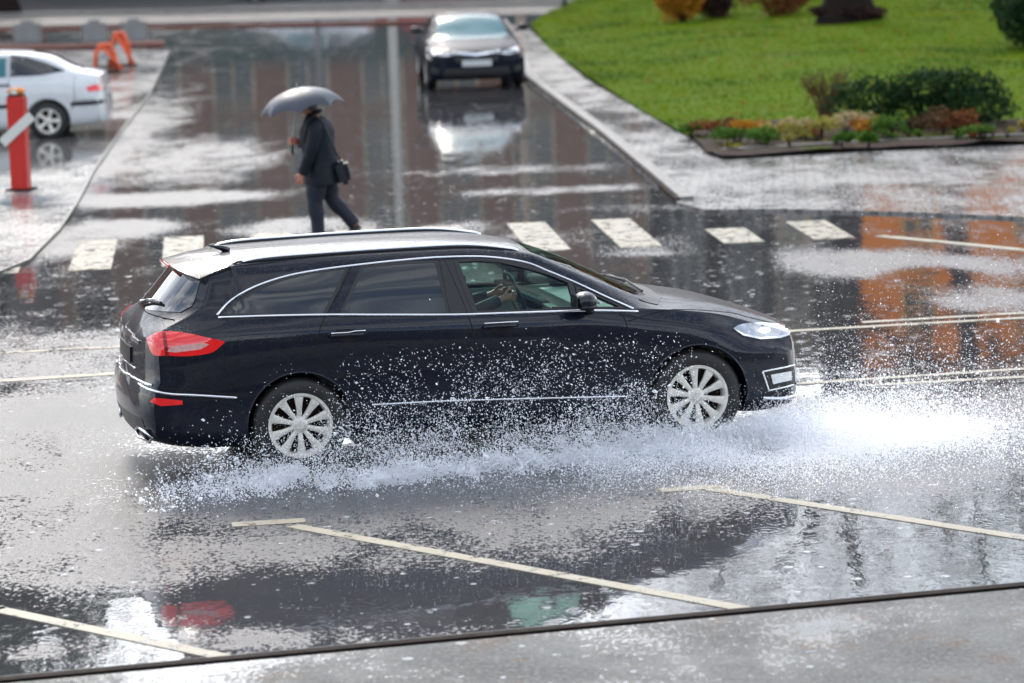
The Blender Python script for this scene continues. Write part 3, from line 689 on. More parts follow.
# ------------------------------------------------------------------ bollard and folding barriers
p = gp(21.5, 190, .03); t = empty('bollard', p, R(-8), 'red square bollard with an orange cap and pale diagonal board', 'bollard')
h = 1.22
MB().box((0, 0, h / 2), (.22, .22, h), bev=.012).build('post', m_redp, t)
MB().box((0, 0, .012), (.34, .34, .024), bev=.004).build('base_plate', m_rust_gap, t)
MB().box((0, 0, h + .012), (.19, .19, .024)).build('collar', m_plastic, t)
MB().box((0, 0, h + .065), (.21, .21, .085), bev=.03).build('lamp_cap', m_orange, t, smooth=True); MB().box((0, -.108, h + .065), (.08, .012, .06)).build('reflector', m_board, t)
MB().box((.02, -.13, .80), (.54, .022, .13), rot=Matrix.Rotation(R(-40), 4, 'Y'), bev=.004).build('board', m_board, t)
for i, (px, py, rz, op) in enumerate([(106, 72, .1, 1), (121, 66, -.3, .8)]):
    p = gp(px, py, .03); t = empty('parking_barrier', p, rz, ['orange red folding parking barrier nearer the white car', 'taller orange red folding parking barrier to the right of the other'][i], 'parking barrier', 'orange folding barriers')
    hh_ = .55 if i == 0 else .68
    MB().tube([(-.22, 0, 0), (-.18, 0, hh_ * .7), (-.08, 0, hh_), (.08, 0, hh_), (.18, 0, hh_ * .7), (.22, 0, 0)], .045, 8).build('hoop', m_orp, t, smooth=True)
    MB().tube([(0, .02, hh_), (.1, .35, .02)], .035, 8).build('brace', m_orp, t, smooth=True); MB().tube([(-.1, 0, hh_), (.34, -.12, .05)], .035, 8).build('strut', m_orp, t, smooth=True)
    MB().box((0, .05, .015), (.55, .45, .03), bev=.005).build('base_plate', m_rust_gap, t); MB().box((0, -.05, hh_ * .55), (.2, .04, .12), bev=.01).build('lock', m_steel, t)
# ------------------------------------------------------------------ cars
def pchip(xs_, ys_):
    xs_ = np.array(xs_, float); ys_ = np.array(ys_, float); h = np.diff(xs_); dl = np.diff(ys_) / h; m = np.zeros(len(xs_))
    for i in range(1, len(xs_) - 1):
        if dl[i - 1] * dl[i] > 0:
            w1, w2 = 2 * h[i] + h[i - 1], h[i] + 2 * h[i - 1]; m[i] = (w1 + w2) / (w1 / dl[i - 1] + w2 / dl[i])
    m[0], m[-1] = dl[0], dl[-1]
    def f(x):
        x = min(max(x, xs_[0]), xs_[-1]); i = min(int(np.searchsorted(xs_, x, 'right')) - 1, len(xs_) - 2); i = max(i, 0)
        t = (x - xs_[i]) / h[i]
        return float((2*t**3-3*t*t+1)*ys_[i] + (t**3-2*t*t+t)*h[i]*m[i] + (-2*t**3+3*t*t)*ys_[i+1] + (t**3-t*t)*h[i]*m[i+1])
    return f
def sm(t): t = min(max(t, 0), 1); return t * t * (3 - 2 * t)

class Car:
    """lofted car body; local x forward, y left, z up, origin on the ground under the rear axle"""
    def __init__(s, root, T, rear, front, mat, arches, camloc, nx=150, r_arch=.365, plan=(.12, .16), rplan=(.09, .12), hw=.925, rgh=.0):
        s.root = root; s.cam = camloc; X = T['x']; fn = {k: pchip(X, v) for k, v in T.items() if k != 'x'}
        x0, x1 = X[0], X[-1]; r_f = pchip(*zip(*rear)); f_f = pchip(*zip(*front))
        us = np.linspace(x0, x1, nx); us = sorted(set(list(us) + [x0 + .012, x0 + .03, x0 + .06, x1 - .012, x1 - .03, x1 - .06]))
        def section(x):
            g_ = {k: f(x) for k, f in fn.items()}
            zb, zbe = g_['zb'], g_['zbelt']
            P_ = [(0, zb), (.55, zb), (g_['ys'] - .08, zb + .005), (g_['ys'], zb + .10), ((g_['ys'] * .4 + g_['ym'] * .6), (zb + .1) * .45 + .62 * .55), (g_['ym'], .62 if zbe > .75 else zbe * .85), (g_['ysh'], zbe - .11), (g_['yb'] + .012, zbe - .015), (g_['yb'], zbe)]
            yt, zt, ye, ze, zc = g_['yt'], g_['zt'], g_['ye'], g_['ze'], g_['zc']
            P_ += [(g_['yb'] * .62 + yt * .38 + .012 * min(1, (zt - zbe) * 3), zbe * .62 + zt * .38), (g_['yb'] * .25 + yt * .75 + .01 * min(1, (zt - zbe) * 3), zbe * .25 + zt * .75), (yt, zt), (ye, ze), (ye * .66, ze + (zc - ze) * .55), (ye * .33, ze + (zc - ze) * .88), (0, zc)]
            # refine
            out = []
            for i in range(len(P_) - 1):
                p0 = P_[max(i - 1, 0)]; p1 = P_[i]; p2 = P_[i + 1]; p3 = P_[min(i + 2, len(P_) - 1)]
                if i in (7, 8): m1 = ((p2[0]-p1[0]), (p2[1]-p1[1])); m2 = m1
                else:
                    m1 = ((p2[0]-p0[0])*.5, (p2[1]-p0[1])*.5); m2 = ((p3[0]-p1[0])*.5, (p3[1]-p1[1])*.5)
                    if i == 0: m1 = ((p2[0]-p1[0]), (p2[1]-p1[1]))
                L = math.hypot(p2[0]-p1[0], p2[1]-p1[1])
                # limit tangents to the chord length
                for mm in (0, 1):
                    v_ = (m1, m2)[mm]; l_ = math.hypot(*v_)
                    if l_ > L * 1.2:
                        v_ = (v_[0] * L * 1.2 / l_, v_[1] * L * 1.2 / l_)
                        if mm == 0: m1 = v_
                        else: m2 = v_
                for j in range(4):
                    t = j / 4; a, b, c, d = 2*t**3-3*t*t+1, t**3-2*t*t+t, -2*t**3+3*t*t, t**3-t*t
                    out.append((a*p1[0]+b*m1[0]+c*p2[0]+d*m2[0], a*p1[1]+b*m1[1]+c*p2[1]+d*m2[1]))
            out.append(P_[-1]); return out
        rb = T.get('rb', .9)
        def warp(x, y, z):
            wf = sm((x - (x1 - .95)) / .95); wr = sm(((x0 + .95) - x) / .95); ay = abs(y) / hw
            xx = x - wf * (plan[0] * ay ** 2 + plan[1] * ay ** 6) + wf ** 2 * f_f(z)
            return (xx + wr * (rplan[0] * ay ** 2 + rplan[1] * ay ** 8 + rgh * sm((z - .98) / .22) * (abs(y) / .6) ** 2.5) + wr ** 1.5 * r_f(z), y, z)
        V = []; Fc = []; rings = []
        def ring(x, sc=1, zc_=.55):
            h_ = section(x); full = h_ + [(-y, z) for y, z in h_[-2:0:-1]]
            r = []
            for y, z in full: r.append(len(V)); V.append(warp(x, y * sc, zc_ + (z - zc_) * sc))
            rings.append(r)
        zr = .75; zf = .5
        for sc in (.0, .3, .55, .75, .88, .955, .985): ring(x0, max(sc, .002), zr)
        for x in us: ring(x)
        for sc in (.985, .955, .88, .75, .55, .3, .0): ring(x1, max(sc, .002), zf)
        n = len(rings[0])
        for a, b in zip(rings[:-1], rings[1:]):
            for j in range(n): Fc.append((a[j], a[(j + 1) % n], b[(j + 1) % n], b[j]))
        bm = bmesh.new(); vv = [bm.verts.new(p) for p in V]
        for q in Fc: bm.faces.new([vv[i] for i in q])
        bm.faces.new([vv[i] for i in rings[0]][::-1]); bm.faces.new([vv[i] for i in rings[-1]])
        bmesh.ops.recalc_face_normals(bm, faces=bm.faces)
        s.bvh = BVHTree.FromBMesh(bm)
        me = bpy.data.meshes.new('body'); bm.to_mesh(me); bm.free(); me.materials.append(mat); me.shade_smooth()
        s.body = link(bpy.data.objects.new('body', me)); s.body.parent = None
        # wheel openings
        for ax in arches:
            c = MB(); k = 48
            for sd in (-1, 1):
                v = []; 
                for yy in (.58, 1.2):
                    for j in range(k):
                        a = 2 * math.pi * j / k; v.append((ax[0] + r_arch * math.cos(a), sd * yy, ax[1] + r_arch * math.sin(a)))
                f = [(j, (j + 1) % k, k + (j + 1) % k, k + j) for j in range(k)] + [tuple(range(k))[::-1], tuple(range(k, 2 * k))]
                c.add(v, f)
            co = c.build('cutter', m_plastic); mod = s.body.modifiers.new('cut', 'BOOLEAN'); mod.operation = 'DIFFERENCE'; mod.object = co; mod.solver = 'EXACT'
            bpy.context.view_layer.update(); dg = bpy.context.evaluated_depsgraph_get()
            nm = bpy.data.meshes.new_from_object(s.body.evaluated_get(dg)); s.body.modifiers.clear(); s.body.data = nm; bpy.data.objects.remove(co)
        s.body.data.name = 'body'; s.body.parent = root
    def cutholes(s, tests):
        bm = bmesh.new(); bm.from_mesh(s.body.data); bm.normal_update()
        dl = [f for f in bm.faces if any(t(f.calc_center_median(), f.normal) for t in tests)]
        bmesh.ops.delete(bm, geom=dl, context='FACES'); bm.to_mesh(s.body.data); bm.free()
    def finish(s): s.body.data.set_sharp_from_angle(angle=R(35))
    def hit(s, x, z, y0=-.85, off=0.0, mir=False):
        """lay a side-view point (measured in the plane y0) onto the body"""
        q = Vector((x, y0, z)); d = (q - s.cam).normalized(); o = q - d * 2.0
        loc, nr, i, dist = s.bvh.ray_cast(o, d)
        if loc is None or dist > 3.4: loc, nr, i, dist = s.bvh.find_nearest(q)
        if nr.dot(d) > 0: nr = -nr
        p = loc + nr * off
        return Vector((p.x, -p.y, p.z)) if mir else p
    def hitd(s, o, d, off=0.0):
        loc, nr, i, dist = s.bvh.ray_cast(Vector(o), Vector(d).normalized())
        if loc is None: loc, nr, i, dist = s.bvh.find_nearest(Vector(o))
        if nr.dot(Vector(d)) > 0: nr = -nr
        return loc + nr * off
    def sheet(s, name, poly, proj, mat, step=.04, off=.003, depth=.012, parent=None, curve=False):
        if curve: poly = [tuple(p) for p in catmull([(a, b, 0) for a, b in poly + [poly[0]]], 5)[:-1]]; poly = [(a, b) for a, b, c in poly]
        v, f, nb = fill2d(poly, step); top = [proj(p.x, p.y, off) for p in v]; bot = [proj(p.x, p.y, off - depth) for p in v[:nb]]
        mb = MB(); mb.add(top, f); n0 = len(top); e = [(i, (i + 1) % nb) for i in range(nb)]
        mb.v += [tuple(p) for p in bot]
        for a, b in e: mb.f.append((a, b, n0 + b, n0 + a)); mb.m.append(0)
        o = mb.build(name, mat, parent or s.root, smooth=True, auto=40); return o
    def side(s, name, poly, mat, y0=-.85, both=True, **kw):
        r = []
        for mir in ((False, True) if both else (False,)):
            r.append(s.sheet(name, poly, lambda a, b, off, mir=mir: s.hit(a, b, y0, off, mir), mat, **kw))
        return r
    def trim(s, name, pts, rad, mat, y0=-.85, off=.003, both=True, n=6, smooth=True, flat=None, parent=None, dens=6):
        o = None
        pts = catmull([(a, b, 0) for a, b in pts], dens) if smooth else [Vector((a, b, 0)) for a, b in pts]
        if not smooth:
            q = []
            for a, b in zip(pts[:-1], pts[1:]): q += [a.lerp(b, j / 8) for j in range(8)]
            pts = q + [pts[-1]]
        for mir in ((False, True) if both else (False,)):
            o = MB().tube([s.hit(p.x, p.y, y0, off, mir) for p in pts], rad, n).build(name, mat, parent or s.root, smooth=True)
        return o

def wheel_meshes(rr, rim_r, w, spokes=10, style=0):
    ty = MB().lathe([(rim_r - .005, -w/2 + .01), (rim_r + .02, -w/2), (rr - .03, -w/2 + .005), (rr - .008, -w/2 + .03), (rr, -w/2 + .05), (rr, w/2 - .05), (rr - .008, w/2 - .03), (rr - .03, w/2 - .005), (rim_r + .02, w/2), (rim_r - .005, w/2 - .01)], n=56, axis='Y')
    for k in range(4):
        o_ = -w / 2 + .06 + k * (w - .12) / 3; ty.lathe([(rr + .001, o_ - .004), (rr + .002, o_), (rr + .001, o_ + .004)], n=40, axis='Y')
    tyre = ty.build('tyre', m_rubber, smooth=True, auto=50)
    rm = MB()
    rm.lathe([(rim_r, -w/2 + .012), (rim_r + .004, -w/2 + .004), (rim_r - .016, -w/2 + .006), (rim_r - .024, -w/2 + .02), (rim_r - .03, w/2 - .03)], n=56, axis='Y')
    rm.lathe([(0, -w/2 + .018), (.03, -w/2 + .018), (.036, -w/2 + .024), (.058, -w/2 + .03), (.062, -w/2 + .06), (.0, -w/2 + .06)], n=28, axis='Y')
    for k in range(spokes):
        a = 2 * math.pi * k / spokes
        if style == 1: wi, wo_, = .022, .034
        else: wi, wo_ = .015, .030
        t = Vector((-math.sin(a), 0, math.cos(a))); rd = Vector((math.cos(a), 0, math.sin(a))); y = -w/2
        v = []
        for (r_, hw_, yy) in ((.05, wi, .03), (rim_r * .55, wi * 1.25, .016), (rim_r * .85, wo_, .012), (rim_r - .012, wo_ * 1.45, .014)):
            for sgn, dy in ((-1, 0.006), (-.5, 0), (.5, 0), (1, .006), (1, .03), (-1, .03)):
                p = rd * r_ + t * hw_ * sgn; v.append((p.x, y + yy + dy, p.z))
        f = []
        for i in range(3):
            for j in range(6): f.append((i * 6 + j, i * 6 + (j + 1) % 6, i * 6 + 6 + (j + 1) % 6, i * 6 + 6 + j))
        f.append(tuple(range(6))); f.append(tuple(18 + j for j in range(6)))
        rm.add(v, f)
    rim = rm.build('rim', m_alloy, smooth=True, auto=35)
    dk = MB().lathe([(0, -w/2 + .075), (rim_r - .03, -w/2 + .08), (rim_r - .03, -w/2 + .1), (0, -w/2 + .1)], n=36, axis='Y').build('brake_disc', m_rust_gap, smooth=True, auto=35)
    for o in (tyre, rim, dk): COL.objects.unlink(o)
    return tyre, rim, dk
def put_wheels(root, protos, pos):
    for i, (x, y, z) in enumerate(pos):
        e = bpy.data.objects.new('wheel', None); link(e, root); e.location = (x, y, z); e.rotation_euler = (0, .3 + i * .55, 0) if y < 0 else (0, i * .4, math.pi)
        if y > 0: e.rotation_euler = (0, 0, math.pi)
        for p in protos: c = p.copy(); COL.objects.link(c); c.parent = e

# ---- black estate car
root = empty('estate_car', (-1.685, 23.925, 0), R(13.73), 'shiny black navy estate car with silver roof rails ploughing through the flooded road', 'car')
bpy.context.view_layer.update()
CL = root.matrix_world.inverted() @ Vector((0, 0, CH))
T = dict(
 x=  [-1.12, -1.0, -.6,   0,   .6,  1.2,  1.7,  2.0,  2.3,  2.6,  2.9,  3.2,  3.5, 3.68, 3.75],
 zb= [.27,  .23,  .20, .20,  .20,  .19,  .19,  .19,  .19,  .19,  .19,  .19,  .18, .19, .22],
 ys= [.82,  .85,  .88, .89,  .885, .885, .885, .885, .885, .89,  .90,  .90,  .89, .87, .86],
 ym= [.84,  .88,  .91, .925, .92,  .92,  .92,  .92,  .92,  .925, .925, .92,  .90, .88, .86],
 ysh=[.81,  .85,  .885,.905, .905, .905, .905, .90,  .90,  .90,  .895, .875, .84, .81, .79],
 yb= [.73,  .77,  .815,.84,  .855, .86,  .86,  .86,  .85,  .83,  .80,  .76,  .72, .70, .69],
 zbelt=[1.04,1.06,1.085,1.085,1.055,1.03,1.01, 1.0,  .985, .965, .925, .875, .80, .745, .71],
 yt= [.60,  .62,  .645,.655, .665, .665, .665, .70,  .75,  .66,  .60,  .56,  .52, .50, .49],
 zt= [1.34, 1.36, 1.38,1.40, 1.41, 1.405,1.335,1.205,1.075,.995, .95,  .90,  .825,.765, .725],
 ye= [.53,  .55,  .575,.585, .595, .595, .595, .625, .66,  .58,  .52,  .48,  .44, .42, .41],
 ze= [1.385,1.405,1.43,1.45, 1.46, 1.455,1.395,1.265,1.125,1.015,.965, .915, .84, .775, .735],
 zc= [1.40, 1.42, 1.45,1.475,1.48,1.47,1.43, 1.335,1.195,1.045,.985, .93,  .855,.785, .745])
rear = [(.15, .16), (.25, .07), (.38, .015), (.5, 0), (.62, .01), (.66, .045), (.8, .055), (.95, .065), (1.03, .11), (1.09, .17), (1.3, .35), (1.42, .45), (1.55, .5)]
front = [(.15, -.10), (.24, -.02), (.32, .0), (.5, 0), (.62, -.01), (.70, -.04), (.78, -.085), (.9, -.16)]
car = Car(root, T, rear, front, paint('wet black navy paint', (.003, .005, .014), metal=0, rough=.4, bead=.9, coat=.72), [(0, .335), (2.85, .335)], CL, nx=150, r_arch=.368, rgh=.16)
fdg = [(1.165, 1.385), (1.30, 1.385), (1.45, 1.37), (1.60, 1.335), (1.72, 1.295), (1.84, 1.245), (1.965, 1.185), (1.985, 1.10), (2.02, 1.0), (1.29, 1.025), (1.20, 1.27)]
tri_ = [(2.02, 1.155), (2.35, .985), (2.065, 1.0)]
rdg = [(.505, 1.385), (.8, 1.392), (1.01, 1.388), (1.05, 1.2), (1.08, 1.035), (.33, 1.062), (.42, 1.22)]
qg = [(-.47, 1.125), (-.40, 1.185), (-.28, 1.255), (-.17, 1.30), (-.05, 1.335), (.15, 1.368), (.375, 1.38), (.30, 1.24), (.205, 1.078), (-.1, 1.10)]
ws = [(1.74, -.55), (1.72, 0), (1.74, .55), (2.02, .63), (2.36, .70), (2.52, .64), (2.60, .4), (2.62, 0), (2.60, -.4), (2.52, -.64), (2.36, -.70), (2.02, -.63)]
topd = lambda a, b, off: car.hitd((a, b, 3), (0, 0, -1), off)
def shr(poly, k):
    cx = sum(p[0] for p in poly) / len(poly); cy = sum(p[1] for p in poly) / len(poly); out = []
    for x, y in poly:
        d = math.hypot(x - cx, y - cy); out.append((cx + (x - cx) * (d - k) / d, cy + (y - cy) * (d - k) / d))
    return out
pj = [(lambda P3: (P3.x, P3.y, P3.z))(car.hit(a, b, -.80)) for a, b in fdg]
side3 = shr([(p[0], p[2]) for p in pj], .012)
pt = shr([(p.x, p.z) for p in [car.hit(a, b, -.8) for a, b in tri_]], .02)
wsh = shr(ws, .03)
car.cutholes([lambda c, n: abs(c.y) > .6 and c.z > .98 and abs(n.y) > .5 and (inside((c.x, c.z), side3) or inside((c.x, c.z), pt)),
              lambda c, n: n.z > .25 and c.z > .98 and abs(c.y) < .72 and inside((c.x, c.y), wsh)])
# black window surround, glass
def ringpanel(nm, outer, inner, y0, mat):
    for mir in (False, True):
        mb = MB(); n = len(outer); dn = 6; O_ = []; I_ = []
        for i in range(n):
            for j in range(dn):
                t = j / dn; a, b = outer[i], outer[(i + 1) % n]; c, d = inner[i], inner[(i + 1) % n]
                O_.append((a[0] + (b[0]-a[0])*t, a[1] + (b[1]-a[1])*t)); I_.append((c[0] + (d[0]-c[0])*t, c[1] + (d[1]-c[1])*t))
        k = len(O_); v = []
        for o_, i_ in zip(O_, I_): v += [car.hit(*o_, y0, -.004, mir), car.hit(*o_, y0, .005, mir), car.hit(*i_, y0, .006, mir), car.hit(*i_, y0, -.02, mir)]
        f = []
        for i in range(k):
            for j in range(3): f.append((i*4+j, i*4+j+1, ((i+1) % k)*4+j+1, ((i+1) % k)*4+j))
        mb.add(v, f).build(nm, mat, root, smooth=True, auto=40)
ringpanel('window_frame', shr(fdg, -.028), shr(fdg, .012), -.8, m_plastic)
ringpanel('window_frame', shr(tri_, -.02), shr(tri_, .022), -.8, m_plastic)
car.side('window_pillar', [(1.045, 1.40), (1.15, 1.40), (1.185, 1.27), (1.27, 1.02), (1.105, 1.028), (1.075, 1.2)], m_plastic, y0=-.8, off=.002)
car.side('window', fdg, m_clear, y0=-.8, off=-.004, depth=.004); car.side('quarter_window', tri_, m_clear, y0=-.8, off=-.004, depth=.004)
car.side('rear_door_window', rdg, m_tint, y0=-.8, off=.004); car.side('rear_side_window', qg, m_tint, y0=-.8, off=.004)
ringpanel('window_frame', shr(rdg, -.022), shr(rdg, .004), -.8, m_plastic); ringpanel('window_frame', shr(qg, -.022), shr(qg, .004), -.8, m_plastic)
car.sheet('windscreen', ws, lambda a, b, off: car.hitd((a, b, 3), (0, 0, -1), off), m_clear, step=.06, off=-.003, depth=.006)
car.sheet('windscreen_surround', [(2.50, -.68), (2.60, -.5), (2.65, 0), (2.60, .5), (2.50, .68), (2.63, .72), (2.72, .5), (2.76, 0), (2.72, -.5), (2.63, -.72)], topd, m_plastic, step=.05, off=.004)
# bright trim
car.trim('window_trim', [(-.52, 1.112), (-.43, 1.20), (-.27, 1.285), (-.06, 1.345), (.15, 1.375), (.42, 1.395), (.8, 1.412), (1.08, 1.415), (1.39, 1.398), (1.66, 1.345), (1.83, 1.27), (2.02, 1.18), (2.26, 1.055), (2.44, .965)], .0095, m_chrome, y0=-.75)
car.trim('belt_trim', [(-.53, 1.112), (-.2, 1.102), (.23, 1.082), (.7, 1.05), (1.16, 1.022), (1.6, 1.008), (2.1, .99), (2.44, .962)], .0095, m_chrome, y0=-.87)
car.trim('sill_trim', [(.50, .445), (1.0, .435), (1.6, .41), (2.33, .375)], .009, m_chrome, y0=-.92)
for pts in ([(.40, 1.40), (.32, 1.25), (.205, 1.07), (.155, .95), (.15, .82), (.22, .70), (.40, .60), (.44, .33)], [(1.06, 1.41), (1.165, 1.15), (1.23, .96), (1.262, .80), (1.262, .33)],
            [(2.29, .985), (2.345, .90), (2.36, .76), (2.33, .55), (2.33, .33)], [(2.36, .90), (2.6, .955), (2.8, .955), (3.1, .915), (3.25, .87), (3.42, .82), (3.56, .775)], [(-.95, .655), (-.75, .63), (-.43, .58), (-.38, .62)], [(-.52, .95), (-.50, .8), (-.42, .60)]):
    car.trim('shut_line', pts, .0045, m_gap, y0=-.88, off=-.001)
# shoulder crease
car.trim('roof_joint', [(-.45, 1.418), (.3, 1.455), (1.2, 1.455), (1.55, 1.42)], .006, m_gap, y0=-.6, off=-.002)
# door handles
for hx, hz in ((.345, .945), (1.425, .932)):
    for mir in (False, True):
        a = [car.hit(hx + dx, hz, -.93, of, mir) for dx, of in ((-.125, .004), (-.10, .030), (0, .036), (.09, .03), (.125, .004))]
        o = MB().tube(a, [.012, .015, .016, .015, .012], 8, flat=.8).build('door_handle', m_navy, root, smooth=True)
    car.side('handle_recess', [(hx - .08, hz + .035), (hx + .05, hz + .035), (hx + .07, hz - .01), (hx + .04, hz - .045), (hx - .03, hz - .045), (hx - .08, hz - .01)], m_gap, y0=-.93, off=.0015, depth=.004, curve=True)
    car.trim('handle_strip', [(hx - .12, hz + .018), (hx + .12, hz + .016)], .005, m_chrome, y0=-.93, off=.046)
# roof rails
for sd in (-1, 1):
    pts = []
    for x in (-.52, -.44, -.2, .3, .9, 1.3, 1.58, 1.66):
        b_ = car.hitd((x, sd * .565, 3), (0, 0, -1), 0); e = 0 if x in (-.52, 1.66) else (.008 if x in (-.44, 1.58) else .016)
        pts.append(b_ + Vector((0, 0, e)))
    MB().tube(catmull(pts, 5), .014, 8, flat=.9).build('roof_rail', m_chrome, root, smooth=True)
    MB().tube([car.hitd((x, sd * .565, 3), (0, 0, -1), .004) for x in np.linspace(-.48, 1.62, 30)], .014, 6).build('rail_base', m_plastic, root, smooth=True)
# mirrors
for sd in (-1, 1):
    mb = MB(); mb.ell((2.02, sd * 1.0, 1.085), (.085, .115, .062), 12)
    o = mb.build('side_mirror', m_navy, root, smooth=True)
    MB().ell((2.03, sd * 1.0, 1.045), (.078, .112, .03), 10).build('mirror_base', m_plastic, o, smooth=True)
    MB().box((2.095, sd * 1.03, 1.07), (.02, .12, .014), bev=.004, rz=-sd * .35).build('turn_signal', m_lens, o)
    MB().tube([(2.05, sd * .94, 1.03), (2.10, sd * .86, .985)], .028, 8).build('mirror_arm', m_plastic, o)
    MB().box((1.945, sd * 1.0, 1.08), (.012, .17, .09), bev=.005).build('mirror_glass', m_tint, o)
# lamps
hl = [(3.17, .775), (3.22, .80), (3.30, .808), (3.42, .80), (3.56, .775), (3.59, .74), (3.585, .705), (3.50, .688), (3.37, .69), (3.24, .725)]
m_hl = simple('lamp reflector', (.45, .47, .5), .15, .6, var=.7, scale=14, bmp=.8, bscale=22, Coat_Weight=1.0)
lamps = car.side('headlight', hl, m_hl, y0=-.75, off=.006, step=.025, curve=True)
for mir, L_ in zip((False, True), lamps):
    car.sheet('lamp_rim', [(3.17, .775), (3.24, .72), (3.37, .683), (3.52, .682), (3.59, .70), (3.59, .712), (3.50, .696), (3.37, .698), (3.25, .731)], lambda a, b, off, mir=mir: car.hit(a, b, -.75, off, mir), m_chrome, step=.02, off=.010, parent=L_)
    for cx in (3.40,):
        car.sheet('projector', [(cx + .05 * math.cos(t), .745 + .024 * math.sin(t)) for t in np.linspace(0, 5.8, 14)], lambda a, b, off, mir=mir: car.hit(a, b, -.75, off, mir), m_chrome, step=.02, off=.010, parent=L_)
m_rev = simple('pale red lens', (.75, .36, .34), .15, 0, var=.5, scale=40, bmp=.6, bscale=50, Coat_Weight=1.0)
tl = [(-1.02, 1.0), (-.95, 1.03), (-.87, 1.035), (-.75, 1.015), (-.62, .98), (-.50, .945), (-.52, .915), (-.59, .872), (-.74, .86), (-.88, .872), (-.98, .888)]
for mir, L_ in zip((False, True), car.side('tail_light', tl, m_red, y0=-.85, off=.008, step=.025, curve=True)):
    car.sheet('reversing_lens', [(-.86, .935), (-.64, .945), (-.60, .93), (-.66, .90), (-.83, .89), (-.885, .90)], lambda a, b, off, mir=mir: car.hit(a, b, -.85, off, mir), m_rev, step=.02, off=.012, parent=L_)
    car.sheet('lamp_divider', [(-.915, 1.028), (-.89, 1.028), (-.875, .87), (-.90, .87)], lambda a, b, off, mir=mir: car.hit(a, b, -.85, off, mir), simple('deep red lens', (.25, .01, .012), .1), step=.02, off=.0105, parent=L_)
car.side('bumper_reflector', [(-1.02, .565), (-.99, .59), (-.80, .558), (-.80, .53), (-.95, .53)], m_red, y0=-.85, off=.005, step=.02)
car.trim('bumper_trim', [(-1.10, .70), (-1.03, .655), (-.90, .615), (-.7, .59), (-.43, .555)], .010, m_chrome, y0=-.88)
# fog lamp with bright frame
fg = [(3.40, .445), (3.64, .475), (3.645, .335), (3.445, .305)]
car.side('fog_light', fg, m_plastic, y0=-.7, off=.004, step=.02)
car.side('fog_lens', [(3.46, .42), (3.61, .435), (3.61, .37), (3.475, .35)], m_lens, y0=-.7, off=.012, step=.02)
car.trim('fog_frame', fg + [fg[0]], .008, m_chrome, y0=-.7, smooth=False)
car.trim('front_lip', [(3.40, .255), (3.55, .245), (3.7, .26), (3.78, .28)], .014, m_chrome, y0=-.7)
# rear end, laid on from behind
rearp = lambda a, b, off: car.hitd((-3, a, b), (1, 0, 0), off)
car.sheet('rear_window', [(-.60, 1.13), (-.62, 1.17), (-.52, 1.36), (0, 1.385), (.52, 1.36), (.62, 1.17), (.60, 1.13), (0, 1.10)], rearp, m_tint, step=.06, off=.004)
plr = car.sheet('number_plate', [(-.26, .755), (-.26, .865), (.26, .865), (.26, .755)], rearp, m_plateb, step=.1, off=.012)
car.sheet('plate_trim', [(-.52, .915), (0, .93), (.52, .915), (.52, .94), (0, .957), (-.52, .94)], rearp, m_chrome, step=.08, off=.016)
MB().tube([rearp(a, .665 - .0 * abs(a), .004) for a in np.linspace(-.78, .78, 30)], .010, 6).build('bumper_trim', m_chrome, root, smooth=True)
MB().tube([rearp(a, .735, .002) for a in np.linspace(-.40, .40, 20)], .007, 6).build('plate_highlight', m_chrome, root, smooth=True)  # thin chrome tube standing in for the highlight under the plate
car.sheet('rear_diffuser', [(-.70, .25), (-.66, .42), (.66, .42), (.70, .25)], rearp, m_plastic, step=.08, off=.004)
MB().tube([rearp(a, 1.10 - abs(a) * .02, .002) for a in np.linspace(-.66, .66, 20)], .004, 6).build('shut_line', m_gap, root, smooth=True)
for sd in (-1, 1):
    o_ = rearp(sd * .56, .30, .0); mb = MB()
    mb.tube([(o_.x - .03, sd * .42, .30), (o_.x - .02, sd * .46, .335), (o_.x + .0, sd * .74, .335), (o_.x + .03, sd * .77, .30), (o_.x + .02, sd * .72, .265), (o_.x - .02, sd * .47, .265), (o_.x - .03, sd * .42, .30)], .012, 8)
    ex = mb.build('exhaust_tip', m_chrome, root, smooth=True); MB().box((o_.x + .02, sd * .585, .30), (.05, .26, .05), bev=.01).build('exhaust_bore', m_gap, ex)
# spoiler
sp = []
for y in np.linspace(-.58, .58, 13):
    t_ = rearp(y, 1.37 - .2 * y * y, 0); sp.append(t_)
mb = MB(); v = []
for y, t_ in zip(np.linspace(-.58, .58, 13), sp):
    k_ = 1 - (abs(y) / .58) ** 4 * .5; top_ = car.hitd((t_.x + .30, y, 3), (0, 0, -1), .006); edge = Vector((t_.x - .055 * k_, y, 1.425 - .22 * y * y))
    v += [top_, (top_ + edge) * .5 + Vector((0, 0, .012)), edge, edge - Vector((-.01, 0, .022)), Vector((t_.x + .04, y, 1.36 - .2 * y * y))]
f = [(i * 5 + j, i * 5 + j + 1, i * 5 + 6 + j, i * 5 + 5 + j) for i in range(12) for j in range(4)] + [tuple(range(5)), tuple(60 + j for j in range(5))]
spo = mb.add(v, f).build('spoiler', m_navy, root, smooth=True, auto=40)
ed = [Vector(v[i * 5 + 2]) + Vector((-.004, 0, -.012)) for i in range(13)]
MB().tube(ed[4:9], .010, 6).build('brake_light', m_red, spo)
